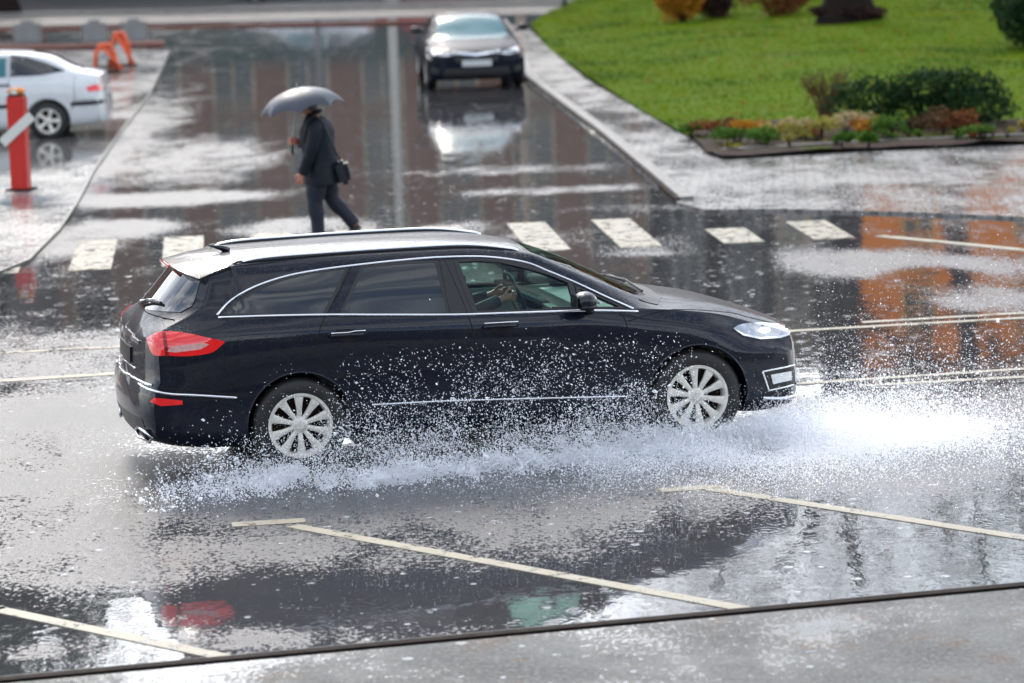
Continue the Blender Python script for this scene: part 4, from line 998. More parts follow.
# wipers
MB().tube([rearp(.0, 1.12, .02), rearp(-.12, 1.15, .03), rearp(-.36, 1.16, .02)], .012, 6).build('rear_wiper', m_plastic, root)
MB().tube([rearp(-.02, 1.13, .04), rearp(-.30, 1.175, .035)], .006, 6).build('wiper_blade', m_chrome, root)
for (a, b) in (((2.62, -.35), (2.50, .18)), ((2.66, .25), (2.52, .62))):
    MB().tube([topd(a[0], a[1], .01), topd((a[0]+b[0])/2, (a[1]+b[1])/2, .035), topd(b[0], b[1], .015)], .009, 6).build('front_wiper', m_plastic, root)
MB().tube([topd(-.30, 0, .0), topd(-.36, 0, .03), topd(-.44, 0, .06)], [.03, .018, .004], 8).build('antenna_fin', m_navy, root, smooth=True)
# front face
frp = lambda a, b, off: car.hitd((6, a, b), (-1, 0, 0), off)
car.sheet('grille', [(-.48, .66), (-.40, .44), (.40, .44), (.48, .66), (.30, .70), (-.30, .70)], frp, m_plastic, step=.06, off=.004)
for zz in (.48, .53, .58, .63): MB().tube([frp(a, zz, .008) for a in np.linspace(-.42, .42, 14)], .007, 6).build('grille_bar', m_chrome, root, smooth=True)
car.sheet('lower_grille', [(-.55, .38), (-.5, .26), (.5, .26), (.55, .38)], frp, m_plastic, step=.06, off=.004)
car.sheet('number_plate', [(-.26, .37), (-.26, .46), (.26, .46), (.26, .37)], frp, m_plateb, step=.1, off=.02)
# wheel arch lips and wheels
for ax in (0, 2.85):
    car.trim('arch_lip', [(ax + .372 * math.cos(t), .335 + .372 * math.sin(t)) for t in np.linspace(-.2, math.pi + .2, 22)], .007, m_navy, y0=-.92, off=-.001, dens=2)
wh = wheel_meshes(.333, .222, .22, 10, 0)
put_wheels(root, wh, [(0, -.80, .333), (2.85, -.80, .333), (0, .80, .333), (2.85, .80, .333)])
# cabin
MB().box((1.42, 0, .17), (2.0, 1.5, .12), bev=.03).build('underbody_blocker', m_plastic, root)  # dark box added to block glare passing beneath the car
MB().box((1.35, 0, .42), (2.3, 1.62, .06)).build('cabin_floor', m_plastic, root)
MB().box((.75, 0, .75), (.06, 1.5, .7)).build('rear_bench', m_seat, root)
dsh = MB(); dsh.box((2.30, 0, .86), (.50, 1.50, .22), bev=.07); dsh.build('dashboard', m_dash, root, smooth=True, auto=40)
for sd in (-1, 1):
    MB().box((1.6, sd * .80, .72), (1.3, .06, .52), bev=.02).build('door_card', m_dash, root)
    st = MB(); st.box((1.45, sd * .37, .60), (.52, .50, .14), bev=.05); o = st.build('seat', m_seat, root, smooth=True, auto=40)
    MB().box((1.16, sd * .37, .92), (.13, .48, .60), rot=Matrix.Rotation(R(-16), 4, 'Y'), bev=.05).build('backrest', m_seat, o, smooth=True, auto=40)
    MB().box((1.07, sd * .37, 1.25), (.09, .26, .17), rot=Matrix.Rotation(R(-10), 4, 'Y'), bev=.04).build('headrest', m_seat, o, smooth=True, auto=40)
sw = [(1.86 - .06 * math.sin(t), .37 + .18 * math.cos(t), .97 + .17 * math.sin(t)) for t in np.linspace(0, 2 * math.pi, 28)]
o = MB().tube(sw, .015, 8, cap=False).build('steering_wheel', m_plastic, root, smooth=True)
MB().tube([(1.87, .37, .97), (2.1, .37, .86)], .05, 10).build('steering_column', m_plastic, o)
MB().box((1.865, .37, .97), (.03, .30, .05), bev=.01, rot=Matrix.Rotation(R(-20), 4, 'Y')).build('wheel_spoke', m_plastic, o)
MB().ell((1.98, 0, 1.27), (.02, .11, .035), 8).build('rear_view_mirror', m_plastic, root, smooth=True)
car.finish(); root_car = root

# ---- generic parked cars
def parked(name, label, loc, rz, T, rear, front, mat, wb, r_w, rim_r, glass_s, lamps_, kind, group=None, plate=None, ar=.35):
    root = empty(name, loc, rz, label, 'car', group); far = Vector((wb / 2, -60, .9))
    c = Car(root, T, rear, front, mat, [(0, r_w), (wb, r_w)], far, nx=90, r_arch=ar, hw=max(T['ym']))
    for nm, poly, m in glass_s['side']:
        c.side(nm, poly, m, off=.004, step=.08)
    c.sheet('windscreen', glass_s['front'], lambda a, b, off: c.hitd((a, b, 3), (0, 0, -1), off), m_clearb if kind == 'civ' else m_tint, step=.1, off=.004)
    c.sheet('rear_window', glass_s['rear'], lambda a, b, off: c.hitd((a, b, 3), (0, 0, -1), off), m_tint, step=.1, off=.004)
    for pts in glass_s['gaps']: c.trim('shut_line', pts, .005, m_gap, off=-.001)
    for nm, poly, m in lamps_['side']: c.side(nm, poly, m, off=.006, step=.04)
    for nm, poly, m in lamps_['front']:
        for s_ in ((1, -1) if nm not in ('grille', 'lower_grille', 'number_plate', 'chrome_bar') else (1,)):
            c.sheet(nm, [(a * s_, b) for a, b in poly], lambda a, b, off: c.hitd((8, a, b), (-1, 0, 0), off), m, step=.05, off=.008 if nm != 'number_plate' else .02)
    for nm, poly, m in lamps_['rear']:
        c.sheet(nm, poly, lambda a, b, off: c.hitd((-4, a, b), (1, 0, 0), off), m, step=.06, off=.008)
    for hx, hz in glass_s['handles']:
        for mir in (False, True): MB().tube([c.hit(hx - .1, hz, -.9, .004, mir), c.hit(hx, hz, -.9, .03, mir), c.hit(hx + .1, hz, -.9, .004, mir)], .014, 6).build('door_handle', m_plastic if kind == 'white' else mat, root)
    xm, zm, ymm = glass_s['mirror']
    for sd in (-1, 1):
        o = MB().ell((xm, sd * (ymm + .12), zm + .05), (.07, .115, .07), 10).build('side_mirror', m_plastic if kind == 'civ' else mat, root, smooth=True)
        MB().tube([(xm, sd * (ymm - .04), zm), (xm, sd * (ymm + .06), zm + .03)], .028, 6).build('mirror_arm', m_plastic, o)
    put_wheels(root, wheel_meshes(r_w, rim_r, .2, 5 if kind == 'white' else 10, 1), [(0, -max(T['ym']) + .12, r_w), (wb, -max(T['ym']) + .12, r_w), (0, max(T['ym']) - .12, r_w), (wb, max(T['ym']) - .12, r_w)])
    c.finish(); return root, c

# white liftback: x from rear axle
TW = dict(
 x=  [-.92, -.8,  -.4,  0,    .5,   1.0,  1.6,  1.9,  2.2,  2.5,  2.8,  3.1,  3.35, 3.45],
 zb= [.26,  .22,  .20, .19,  .18,  .18,  .18,  .18,  .18,  .18,  .18,  .18,  .20, .24],
 ys= [.76,  .80,  .83, .84,  .84,  .84,  .84,  .84,  .84,  .84,  .84,  .83,  .80, .78],
 ym= [.78,  .82,  .85, .855, .855, .855, .855, .855, .855, .855, .855, .84,  .81, .79],
 ysh=[.74,  .79,  .83, .84,  .84,  .84,  .84,  .84,  .84,  .83,  .82,  .79,  .75, .73],
 yb= [.68,  .72,  .77, .79,  .80,  .80,  .80,  .80,  .79,  .77,  .74,  .71,  .67, .65],
 zbelt=[.93, .945, .955,.95, .94,  .93,  .92,  .91,  .90,  .87,  .83,  .79,  .72, .67],
 yt= [.60,  .62,  .64, .61,  .60,  .60,  .61,  .66,  .66,  .58,  .54,  .50,  .46, .45],
 zt= [.99,  1.02, 1.08,1.25, 1.35, 1.37, 1.28, 1.10, .95,  .90,  .86,  .81,  .74, .69],
 ye= [.52,  .54,  .57, .55,  .54,  .54,  .54,  .58,  .58,  .50,  .46,  .42,  .38, .37],
 ze= [1.00, 1.04, 1.11,1.30, 1.39, 1.41, 1.33, 1.15, .98,  .915, .875, .82,  .75, .70],
 zc= [1.02, 1.06, 1.15,1.34, 1.42, 1.44, 1.38, 1.21, 1.03, .935, .89,  .835, .76, .71])
rW = [(.15, .12), (.3, .02), (.45, 0), (.6, .02), (.8, .05), (1.0, .09), (1.1, .12)]; fW = [(.15, -.08), (.3, 0), (.5, 0), (.65, -.04), (.8, -.1)]
gW = dict(side=[('window', [(.62, 1.33), (1.0, 1.35), (1.06, .985), (.62, .99)], m_clearb), ('window', [(1.06, 1.35), (1.45, 1.31), (1.95, 1.0), (1.12, .985)], m_clearb), ('window', [(-.28, 1.05), (.0, 1.18), (.30, 1.28), (.56, 1.32), (.56, .995), (.1, 1.0)], m_tint), ('window_frame', [(1.005, 1.355), (1.055, 1.355), (1.11, .985), (1.065, .985)], m_plastic)],
          front=[(1.62, -.52), (1.60, 0), (1.62, .52), (2.05, .62), (2.28, .5), (2.32, 0), (2.28, -.5), (2.05, -.62)], rear=[(-.45, -.45), (-.55, 0), (-.45, .45), (.18, .5), (.25, 0), (.18, -.5)],
          gaps=[[(.59, 1.34), (.59, .99), (.56, .75), (.50, .6), (.48, .3)], [(1.08, 1.36), (1.12, .98), (1.14, .3)], [(2.1, .95), (2.15, .7), (2.15, .3)], [(-.85, .62), (-.40, .60)], [(-.42, .98), (-.42, .60), (-.36, .45)]], handles=[(.66, .87), (1.22, .86)], mirror=(1.9, .95, .83))
lW = dict(side=[('tail_light', [(-.90, .87), (-.60, .80), (-.64, .73), (-.88, .74)], m_red), ('side_moulding', [(-.88, .60), (-.36, .58), (-.36, .52), (-.88, .53)], m_plastic), ('side_moulding', [(.36, .58), (2.2, .56), (2.2, .50), (.36, .52)], m_plastic), ('headlight', [(3.12, .68), (3.42, .64), (3.40, .55), (3.15, .56)], m_lens)],
          front=[('grille', [(-.3, .62), (-.28, .54), (.28, .54), (.3, .62)], m_plastic), ('number_plate', [(-.26, .36), (-.26, .46), (.26, .46), (.26, .36)], m_platew)], rear=[('number_plate', [(-.26, .66), (-.26, .77), (.26, .77), (.26, .66)], m_platew)])
wb = 2.63
TW = {k: ([v * .96 for v in l] if k[0] == 'z' and k != 'zb' else l) for k, l in TW.items()}
p = gp(54.5, 140.5)
parked('liftback_car', 'white liftback car parked at the left edge in a mirror-wet bay', (p.x - .1, p.y + .85, .0), R(181), TW, rW, fW, m_white, wb, .30, .19, gW, lW, 'white')
parked('liftback_car', 'white car waiting beyond the far road, mirrored above the walking person', (-4.6, 101.5, .0), R(180), TW, rW, fW, m_white, wb, .30, .19, gW, lW, 'white')
parked('liftback_car', 'red car waiting beyond the far road, right of the white one', (-.9, 104, .0), R(180), TW, rW, fW, m_redcar, wb, .30, .19, gW, lW, 'white')
# dark saloon facing the viewer
TC = dict(
 x=  [-1.0, -.9,  -.5,  0,    .5,   1.0,  1.6,  1.9,  2.2,  2.5,  2.8,  3.1,  3.4,  3.55],
 zb= [.26,  .22,  .20, .19,  .18,  .18,  .18,  .18,  .18,  .18,  .18,  .18,  .18, .20],
 ys= [.80,  .84,  .87, .88,  .87,  .87,  .87,  .87,  .87,  .88,  .89,  .88,  .87, .86],
 ym= [.82,  .86,  .89, .90,  .90,  .90,  .90,  .90,  .90,  .90,  .90,  .89,  .88, .86],
 ysh=[.79,  .84,  .88, .89,  .89,  .89,  .89,  .89,  .88,  .88,  .87,  .85,  .82, .80],
 yb= [.72,  .76,  .80, .82,  .83,  .83,  .83,  .83,  .83,  .81,  .80,  .78,  .74, .72],
 zbelt=[.98, 1.0,  1.0, .99, .97,  .95,  .93,  .92,  .91,  .89,  .87,  .84,  .78, .72],
 yt= [.62,  .64,  .64, .62,  .61,  .61,  .63,  .68,  .72,  .66,  .62,  .58,  .54, .52],
 zt= [1.0,  1.03, 1.06,1.22, 1.33, 1.34, 1.25, 1.12, .98,  .915, .89,  .86,  .80, .735],
 ye= [.54,  .56,  .57, .55,  .54,  .54,  .55,  .60,  .64,  .58,  .54,  .50,  .46, .44],
 ze= [1.01, 1.045,1.08,1.26, 1.37, 1.385,1.30, 1.17, 1.01, .93,  .90,  .87,  .81, .745],
 zc= [1.03, 1.06, 1.10,1.30, 1.40, 1.415,1.36, 1.25, 1.09, .96,  .915, .88,  .82, .755])
gC = dict(side=[('window', [(.5, 1.29), (.98, 1.31), (1.04, 1.0), (.45, 1.02)], m_tint), ('window', [(1.04, 1.31), (1.45, 1.27), (2.0, 1.0), (1.1, .99)], m_tint)],
          front=[(1.58, -.53), (1.56, 0), (1.58, .53), (2.0, .62), (2.32, .66), (2.50, .5), (2.56, 0), (2.50, -.5), (2.32, -.66), (2.0, -.62)], rear=[(-.45, -.45), (-.5, 0), (-.45, .45), (.2, .5), (.28, 0), (.2, -.5)],
          gaps=[[(.42, 1.0), (.40, .3)], [(1.06, 1.3), (1.1, .3)]], handles=[(.62, .9), (1.25, .88)], mirror=(1.98, .97, .86))
lC = dict(side=[('tail_light', [(-.95, .95), (-.7, .93), (-.72, .83), (-.93, .82)], m_red)],
          front=[('headlight', [(.40, .645), (.62, .70), (.83, .755), (.85, .70), (.78, .645), (.55, .615)], m_lens), ('chrome_bar', [(-.42, .70), (0, .655), (.42, .70), (.42, .66), (0, .615), (-.42, .66)], m_chrome),
                 ('grille', [(-.40, .60), (.40, .60), (.36, .50), (-.36, .50)], m_plastic), ('lower_grille', [(-.55, .40), (.55, .40), (.62, .24), (-.62, .24)], m_plastic), ('number_plate', [(-.26, .43), (-.26, .54), (.26, .54), (.26, .43)], m_platew), ('fog_light', [(.66, .40), (.80, .43), (.82, .34), (.68, .30)], m_plastic)], rear=[('number_plate', [(-.26, .66), (-.26, .77), (.26, .77), (.26, .66)], m_platew)])
fC = [(.15, -.08), (.3, 0), (.5, 0), (.62, -.01), (.72, -.05), (.8, -.1)]
TC = {k: ([v * .91 for v in l] if k[0] == 'z' and k != 'zb' else l) for k, l in TC.items()}
c0 = gp(477.5, 90); dd = Vector((-math.sin(R(-4.2)), -math.cos(R(-4.2)), 0)); loc = c0 - dd * 3.45
parked('saloon_car', 'dark saloon car parked at the kerb facing the viewer with a bright bonnet', (loc.x, loc.y, 0), math.atan2(dd.y, dd.x), TC, rW, fC, paint('far black paint', (.003, .005, .014), coat=.16, metal=0, rough=.4, bead=.8), 2.7, .32, .21, gC, lC, 'civ', ar=.36)

# ------------------------------------------------------------------ people
def skin(name, V, E, rad, mat, parent=None, sub=2, root_i=0, scale=None):
    me = bpy.data.meshes.new(name); me.from_pydata([tuple(v) for v in V], E, []); o = bpy.data.objects.new(name, me); COL.objects.link(o)
    m = o.modifiers.new('s', 'SKIN'); m.use_smooth_shade = True
    sv = me.skin_vertices[0].data
    for i, r_ in enumerate(rad): sv[i].radius = r_ if hasattr(r_, '__len__') else (r_, r_)
    sv[root_i].use_root = True
    s = o.modifiers.new('d', 'SUBSURF'); s.levels = sub; s.render_levels = sub
    bpy.context.view_layer.update(); dg = bpy.context.evaluated_depsgraph_get(); nm = bpy.data.meshes.new_from_object(o.evaluated_get(dg))
    nm.name = name; bpy.data.objects.remove(o); nm.materials.clear(); nm.materials.append(mat); nm.shade_smooth()
    return link(bpy.data.objects.new(name, nm), parent)
def hand_chain(V, E, rad, wi, wrist, d, side, curl):
    """palm, four fingers and a thumb grown from the wrist vertex; d = pointing direction, side = palm width direction, curl = towards palm"""
    d = Vector(d).normalized(); side = Vector(side).normalized(); curl = Vector(curl).normalized(); w_ = Vector(wrist)
    V.append(w_ + d * .055); E.append((wi, len(V) - 1)); rad.append((.034, .02)); pi_ = len(V) - 1
    for k_, L in zip((-1.5, -.5, .5, 1.5), (.062, .075, .08, .07)):
        a = w_ + d * .095 + side * .019 * k_; b = a + (d * .8 + curl * .5) * L * .5; c = b + (d * .25 + curl * .95) * L * .5
        for j, (q, r_) in enumerate(((a, .011), (b, .0095), (c, .008))):
            V.append(q); E.append((pi_ if j == 0 else len(V) - 2, len(V) - 1)); rad.append(r_)
    a = w_ + d * .035 + side * .036; b = a + (d * .6 + side * .5 + curl * .4).normalized() * .04; c = b + (d * .7 + curl * .7).normalized() * .03
    for j, (q, r_) in enumerate(((a, .014), (b, .011), (c, .009))):
        V.append(q); E.append((pi_ if j == 0 else len(V) - 2, len(V) - 1)); rad.append(r_)
def rings_mesh(rings, n=20, cap=True):
    v = []; f = []
    for (cx, cy, z, rx, ry, tilt) in rings:
        for j in range(n):
            a = 2 * math.pi * j / n; w_ = 1 + .03 * math.sin(a * 4 + z * 11) + .025 * math.sin(a * 9 - z * 5)
            v.append((cx + rx * w_ * math.cos(a), cy + ry * w_ * math.sin(a), z + tilt * math.cos(a)))
    for i in range(len(rings) - 1):
        for j in range(n): f.append((i * n + j, i * n + (j + 1) % n, (i + 1) * n + (j + 1) % n, (i + 1) * n + j))
    if cap: f += [tuple(range(n))[::-1], tuple((len(rings) - 1) * n + j for j in range(n))]
    return v, f
p = gp(322, 243)
pr = empty('person', p, R(180), 'person walking left over the crossing in a dark coat and navy trousers', 'person', None)
V = [(-.02, 0, .90), (.0, 0, 1.05), (.02, 0, 1.22), (.02, 0, 1.34), (.06, 0, 1.40), (.10, 0, 1.455), (.125, 0, 1.53), (.12, 0, 1.585)]
rad = [(.14, .11), (.13, .10), (.15, .11), (.13, .09), (.055, .055), (.07, .065), (.095, .085), (.07, .065)]
E = [(i, i + 1) for i in range(7)]
def chain(start, pts):
    prev = start
    for q, r_ in pts: V.append(q); rad.append(r_); E.append((prev, len(V) - 1)); prev = len(V) - 1
    return prev
# legs: left (near) straight, right trailing
chain(0, [((-.01, .09, .84), .085), ((.05, .09, .47), .058), ((.03, .09, .09), .04), ((.10, .09, .04), .035), ((.19, .09, .03), .03)])
chain(0, [((-.05, -.09, .84), .085), ((-.12, -.09, .48), .058), ((-.36, -.09, .20), .04), ((-.38, -.09, .12), .035), ((-.31, -.09, .04), .03)])
wl = chain(3, [((.01, .15, 1.35), .055), ((.0, .21, 1.32), .06), ((.06, .25, 1.03), .042), ((.17, .23, .80), .028)])
hand_chain(V, E, rad, wl, (.17, .23, .80), (.35, 0, -1), (1, 0, .3), (0, -1, 0))
wr = chain(3, [((.01, -.15, 1.35), .055), ((.02, -.21, 1.31), .06), ((.05, -.24, 1.05), .042), ((.22, -.12, 1.10), .028)])
hand_chain(V, E, rad, wr, (.22, -.12, 1.10), (.45, .8, .2), (0, 0, 1), (.4, -.3, 0))
body = skin('body', V, E, rad, m_skin, pr)
# face
hd = MB(); hd.tube([(.205, 0, 1.535), (.225, 0, 1.50), (.20, 0, 1.49)], [.008, .014, .01], 6).build('nose', m_skin, pr, smooth=True)
for sd in (-1, 1):
    MB().ell((.195, sd * .033, 1.545), (.008, .012, .006), 6).build('eye', m_plastic, pr, smooth=True)
    MB().ell((.11, sd * .083, 1.52), (.02, .01, .03), 6).build('ear', m_skin, pr, smooth=True)
MB().tube([(.19, -.025, 1.462), (.198, 0, 1.46), (.19, .025, 1.462)], .006, 6).build('mouth', m_redcar, pr)
hv = MB(); hv.ell((.10, 0, 1.57), (.105, .092, .085), 12); hv.ell((.06, 0, 1.52), (.075, .085, .085), 12); hv.build('hair', m_hair, pr, smooth=True)
# coat: torso rings + sleeves
v, f = rings_mesh([(-.05, 0, .66, .225, .25, -.01), (-.05, 0, .68, .22, .25, -.01), (-.035, 0, .80, .205, .24, 0), (-.02, 0, .95, .19, .225, 0), (.0, 0, 1.10, .19, .225, 0), (.0, 0, 1.24, .19, .23, 0), (.0, 0, 1.33, .15, .235, 0), (.02, 0, 1.385, .11, .16, .0), (.045, 0, 1.41, .075, .085, 0), (.05, 0, 1.445, .08, .085, -.02), (.05, 0, 1.44, .065, .07, -.02)], 28)
ct = MB().add(v, f)
ct.tube(catmull([(.0, .17, 1.335), (.0, .225, 1.30), (.03, .255, 1.16), (.07, .26, 1.02), (.12, .25, .90), (.17, .235, .79)], 4), [.075] * 4 + [.08] * 4 + [.075] * 4 + [.068] * 4 + [.06] * 4 + [.055], 14)
ct.tube(catmull([(.0, -.17, 1.335), (.01, -.225, 1.29), (.03, -.255, 1.16), (.06, -.25, 1.05), (.14, -.19, 1.075), (.21, -.13, 1.10)], 4), [.075] * 4 + [.08] * 4 + [.075] * 4 + [.068] * 4 + [.06] * 4 + [.055], 14)
co = ct.build('coat', m_coat, pr, smooth=True, auto=60)
MB().tube([(.05, .085, 1.43), (-.03, .05, 1.45), (-.045, 0, 1.455), (-.03, -.05, 1.45), (.05, -.085, 1.43)], [.02] * 5, 8).build('collar', m_coat, co, smooth=True)
tr = MB()
tr.tube(catmull([(-.02, .07, .92), (.0, .09, .78), (.05, .09, .48), (.035, .09, .28), (.03, .09, .07)], 4), [.13] * 4 + [.11] * 4 + [.085] * 4 + [.075] * 4 + [.078], 14)
tr.tube(catmull([(-.03, -.07, .92), (-.06, -.09, .78), (-.125, -.09, .48), (-.25, -.09, .33), (-.36, -.09, .18)], 4), [.13] * 4 + [.11] * 4 + [.085] * 4 + [.075] * 4 + [.07], 14)
tr.build('trousers', m_trouser, pr, smooth=True)
for (ax, az, tx, tz, yy) in ((.0, .07, .21, .035, .09), (-.385, .17, -.30, .035, -.09)):
    MB().tube([(ax - .03, yy, az), (ax + .03, yy, az * .75), ((ax + tx) / 2 + .02, yy, (az + tz) / 2 * .9), (tx, yy, tz), (tx + .03, yy, tz - .005)], [.045, .052, .05, .042, .02], 12, flat=.85).build('shoe', m_shoe, pr, smooth=True)
bpy.context.view_layer.update()
def tow(q): return pr.matrix_world @ Vector(q)
# umbrella (held: top level)
m_umb = simple('slate blue umbrella cloth', (.04, .05, .07), .45, var=.3, bmp=.2)
hub = Vector((.195, -.02, 1.71)); hand = Vector((.285, -.045, 1.10))
um = empty('umbrella', tow(hand), R(180), 'open slate blue umbrella tilted forward over the walking person', 'umbrella')
ax = (hub - hand).normalized(); hubl = hub - hand
tilt = Matrix.Rotation(R(9), 4, 'Y').to_3x3()      # leans forward
NR = 8; v = []; seg = 6; rr = 10; Rm = .47; Hd = .24
def cpt(a, t, off=0):
    k_ = (a / (2 * math.pi / NR)) % 1; sag = 1 - .13 * math.sin(math.pi * k_) * t ** 1.5
    r_ = Rm * math.sin(t * 1.25) / math.sin(1.25) * sag; z_ = Hd * (math.cos(t * 1.45) - math.cos(1.45)) / (1 - math.cos(1.45)) - .0 + .05 * math.sin(math.pi * k_) * t ** 2 - .02 * math.sin(math.pi * k_) * t * (1 - t) * 2
    return tilt @ Vector((r_ * math.cos(a), r_ * math.sin(a), z_ - Hd + off)) + hubl
for off in (0, -.004):
    for i in range(rr + 1):
        for j in range(NR * seg): v.append(cpt(2 * math.pi * j / (NR * seg), i / rr + .001, off))
n = NR * seg; f = []
for L in (0, 1):
    b_ = L * (rr + 1) * n
    for i in range(rr):
        for j in range(n): f.append((b_ + i * n + j, b_ + i * n + (j + 1) % n, b_ + (i + 1) * n + (j + 1) % n, b_ + (i + 1) * n + j))
b2 = (rr + 1) * n
for j in range(n): f.append((rr * n + j, rr * n + (j + 1) % n, b2 + rr * n + (j + 1) % n, b2 + rr * n + j))
MB().add(v, f).build('canopy', m_umb, um, smooth=True, auto=13)
MB().tube([(0, 0, -.06), hubl * .5, hubl + tilt @ Vector((0, 0, .05))], .006, 8).build('shaft', m_steel, um)
MB().tube([(0, 0, .07), (0, 0, -.10), (-.01, 0, -.12)], [.014, .016, .012], 8).build('handle', m_plastic, um, smooth=True)
for k_ in range(NR):
    a = 2 * math.pi * k_ / NR; MB().tube([cpt(a, t, -.012) for t in (.02, .3, .6, .85, 1)], .004, 5).build('rib', m_steel, um)
    MB().tube([cpt(a, 1, -.006), cpt(a, 1, -.03)], .006, 5).build('tip', m_plastic, um)
# shoulder bag (hangs on the person: top level)
bg_ = empty('shoulder_bag', tow((-.27, .10, .78)), R(180), 'black leather shoulder bag hanging behind the walking person\'s hip', 'bag')
MB().box((0, 0, .0), (.13, .25, .26), rot=Matrix.Rotation(R(14), 4, 'Y'), bev=.035).build('pouch', m_bag, bg_, smooth=True, auto=50)
MB().box((-.055, 0, .03), (.03, .25, .17), rot=Matrix.Rotation(R(14), 4, 'Y'), bev=.012).build('flap', m_bag, bg_, smooth=True, auto=50)
MB().tube([(.02, .1, .12), (.10, .14, .32), (.20, .13, .58), (.28, .10, .645), (.36, .13, .58), (.42, .10, .35)], .011, 6).build('strap', m_bag, bg_, smooth=True)
# driver
drv = empty('person', root_car.matrix_world @ Vector((1.42, .37, .62)), R(13.73), 'driver seated behind the wheel of the black estate car', 'person')
V = [(-.05, 0, .10), (-.08, 0, .25), (-.12, 0, .42), (-.13, 0, .50), (-.12, 0, .57), (-.09, 0, .65), (-.09, 0, .71)]; rad = [(.15, .12), (.14, .11), (.16, .11), (.12, .09), (.05, .05), (.085, .08), (.07, .07)]
E = [(i, i + 1) for i in range(6)]
for sd in (-1, 1):
    chain(0, [((.0, sd * .1, .09), .085), ((.42, sd * .12, .12), .06), ((.62, sd * .12, -.14), .045), ((.72, sd * .12, -.13), .035)])
    wv = chain(2, [((-.12, sd * .19, .47), .06), ((.02, sd * .24, .26), .045), ((.30, sd * .15, .34), .03)])
    hand_chain(V, E, rad, wv, (.30, sd * .15, .34), (1, -sd * .1, .2), (0, 0, 1), (0, -sd, 0))
bd_ = skin('body', V, E, rad, m_skin, drv)
v, f = rings_mesh([(-.05, 0, .04, .15, .19, 0), (-.08, 0, .25, .14, .18, 0), (-.12, 0, .42, .14, .21, 0), (-.13, 0, .50, .09, .14, 0), (-.12, 0, .54, .06, .065, 0)], 20); jk = MB().add(v, f)
for sd in (-1, 1): jk.tube([(-.12, sd * .16, .47), (-.08, sd * .22, .38), (.02, sd * .245, .26), (.16, sd * .2, .30), (.27, sd * .155, .335)], [.07, .07, .06, .052, .045], 12)
jk.build('jacket', m_coat, drv, smooth=True)
hv = MB(); hv.ell((-.105, 0, .715), (.10, .09, .08), 10); hv.build('hair', m_hair, drv, smooth=True)
tr = MB()
for sd in (-1, 1): tr.tube([(-.05, sd * .08, .09), (.2, sd * .11, .11), (.42, sd * .12, .12), (.55, sd * .12, -.05), (.62, sd * .12, -.12)], [.11, .10, .08, .065, .06], 12)
tr.build('trousers', m_trouser, drv, smooth=True)

# ------------------------------------------------------------------ flying water
m_drop = water_mat('water drops', .85, .12); m_mist = water_mat('fine spray', .45, .5)
OCT_V = np.array([[1, 0, 0], [-1, 0, 0], [0, 1, 0], [0, -1, 0], [0, 0, 1], [0, 0, -1]], float); OCT_F = np.array([[0, 2, 4], [2, 1, 4], [1, 3, 4], [3, 0, 4], [2, 0, 5], [1, 2, 5], [3, 1, 5], [0, 3, 5]])
TET_V = np.array([[1, 1, 1], [-1, -1, 1], [-1, 1, -1], [1, -1, -1]], float); TET_F = np.array([[0, 2, 1], [0, 1, 3], [0, 3, 2], [1, 2, 3]])
def drops(name, Pl, rad, mat, label, vel=None, tet=False, streak=0):
    """Pl in the car's frame"""
    th = R(13.73); o = root_car.location
    W_ = np.stack([o.x + Pl[:, 0] * math.cos(th) - Pl[:, 1] * math.sin(th), o.y + Pl[:, 0] * math.sin(th) + Pl[:, 1] * math.cos(th), Pl[:, 2]], 1)
    ok = W_[:, 2] > .004; W_ = W_[ok]; rad = rad[ok]; n = len(W_)
    TV, TF = (TET_V, TET_F) if tet else (OCT_V, OCT_F)
    k = len(TV); ang = RNG.uniform(0, 6.28, n); c, s_ = np.cos(ang), np.sin(ang)
    sc = RNG.uniform(.6, 1.5, (n, 1, 3)) * rad[:, None, None]; L = TV[None] * sc
    x = L[..., 0] * c[:, None] - L[..., 2] * s_[:, None]; z = L[..., 0] * s_[:, None] + L[..., 2] * c[:, None]
    x2 = x * c[:, None] - L[..., 1] * s_[:, None]; y2 = x * s_[:, None] + L[..., 1] * c[:, None]
    if streak:
        dv = np.stack([-np.abs(RNG.normal(size=n)), RNG.normal(size=n) * .4, .3 + RNG.normal(size=n) * .6], 1); dv /= np.linalg.norm(dv, axis=1, keepdims=True); dl = np.minimum(RNG.exponential(1, (n, 1)) * streak * .35, 1.6)
        q_ = np.stack([x2, y2, z], -1); al = np.sum(q_ * dv[:, None, :], -1, keepdims=True); q_ = q_ + al * dv[:, None, :] * dl[:, None, :]; x2, y2, z = q_[..., 0], q_[..., 1], q_[..., 2]
    V = np.stack([x2, y2, z], -1) + W_[:, None, :]
    Fc = (TF[None] + (np.arange(n) * k)[:, None, None]).reshape(-1, 3)
    return tag(npmesh(name, V.reshape(-1, 3), Fc, mat, smooth=not tet), label, 'water spray', kind='stuff')
def logn(n, m, s): return m * np.exp(RNG.normal(size=n) * s)
def clump(P_, sc, thr):
    w_ = np.array([mnoise.noise(Vector((p[0] * sc, p[1] * sc, p[2] * sc * 1.3))) for p in P_]); return w_ > thr + RNG.normal(size=len(P_)) * .12
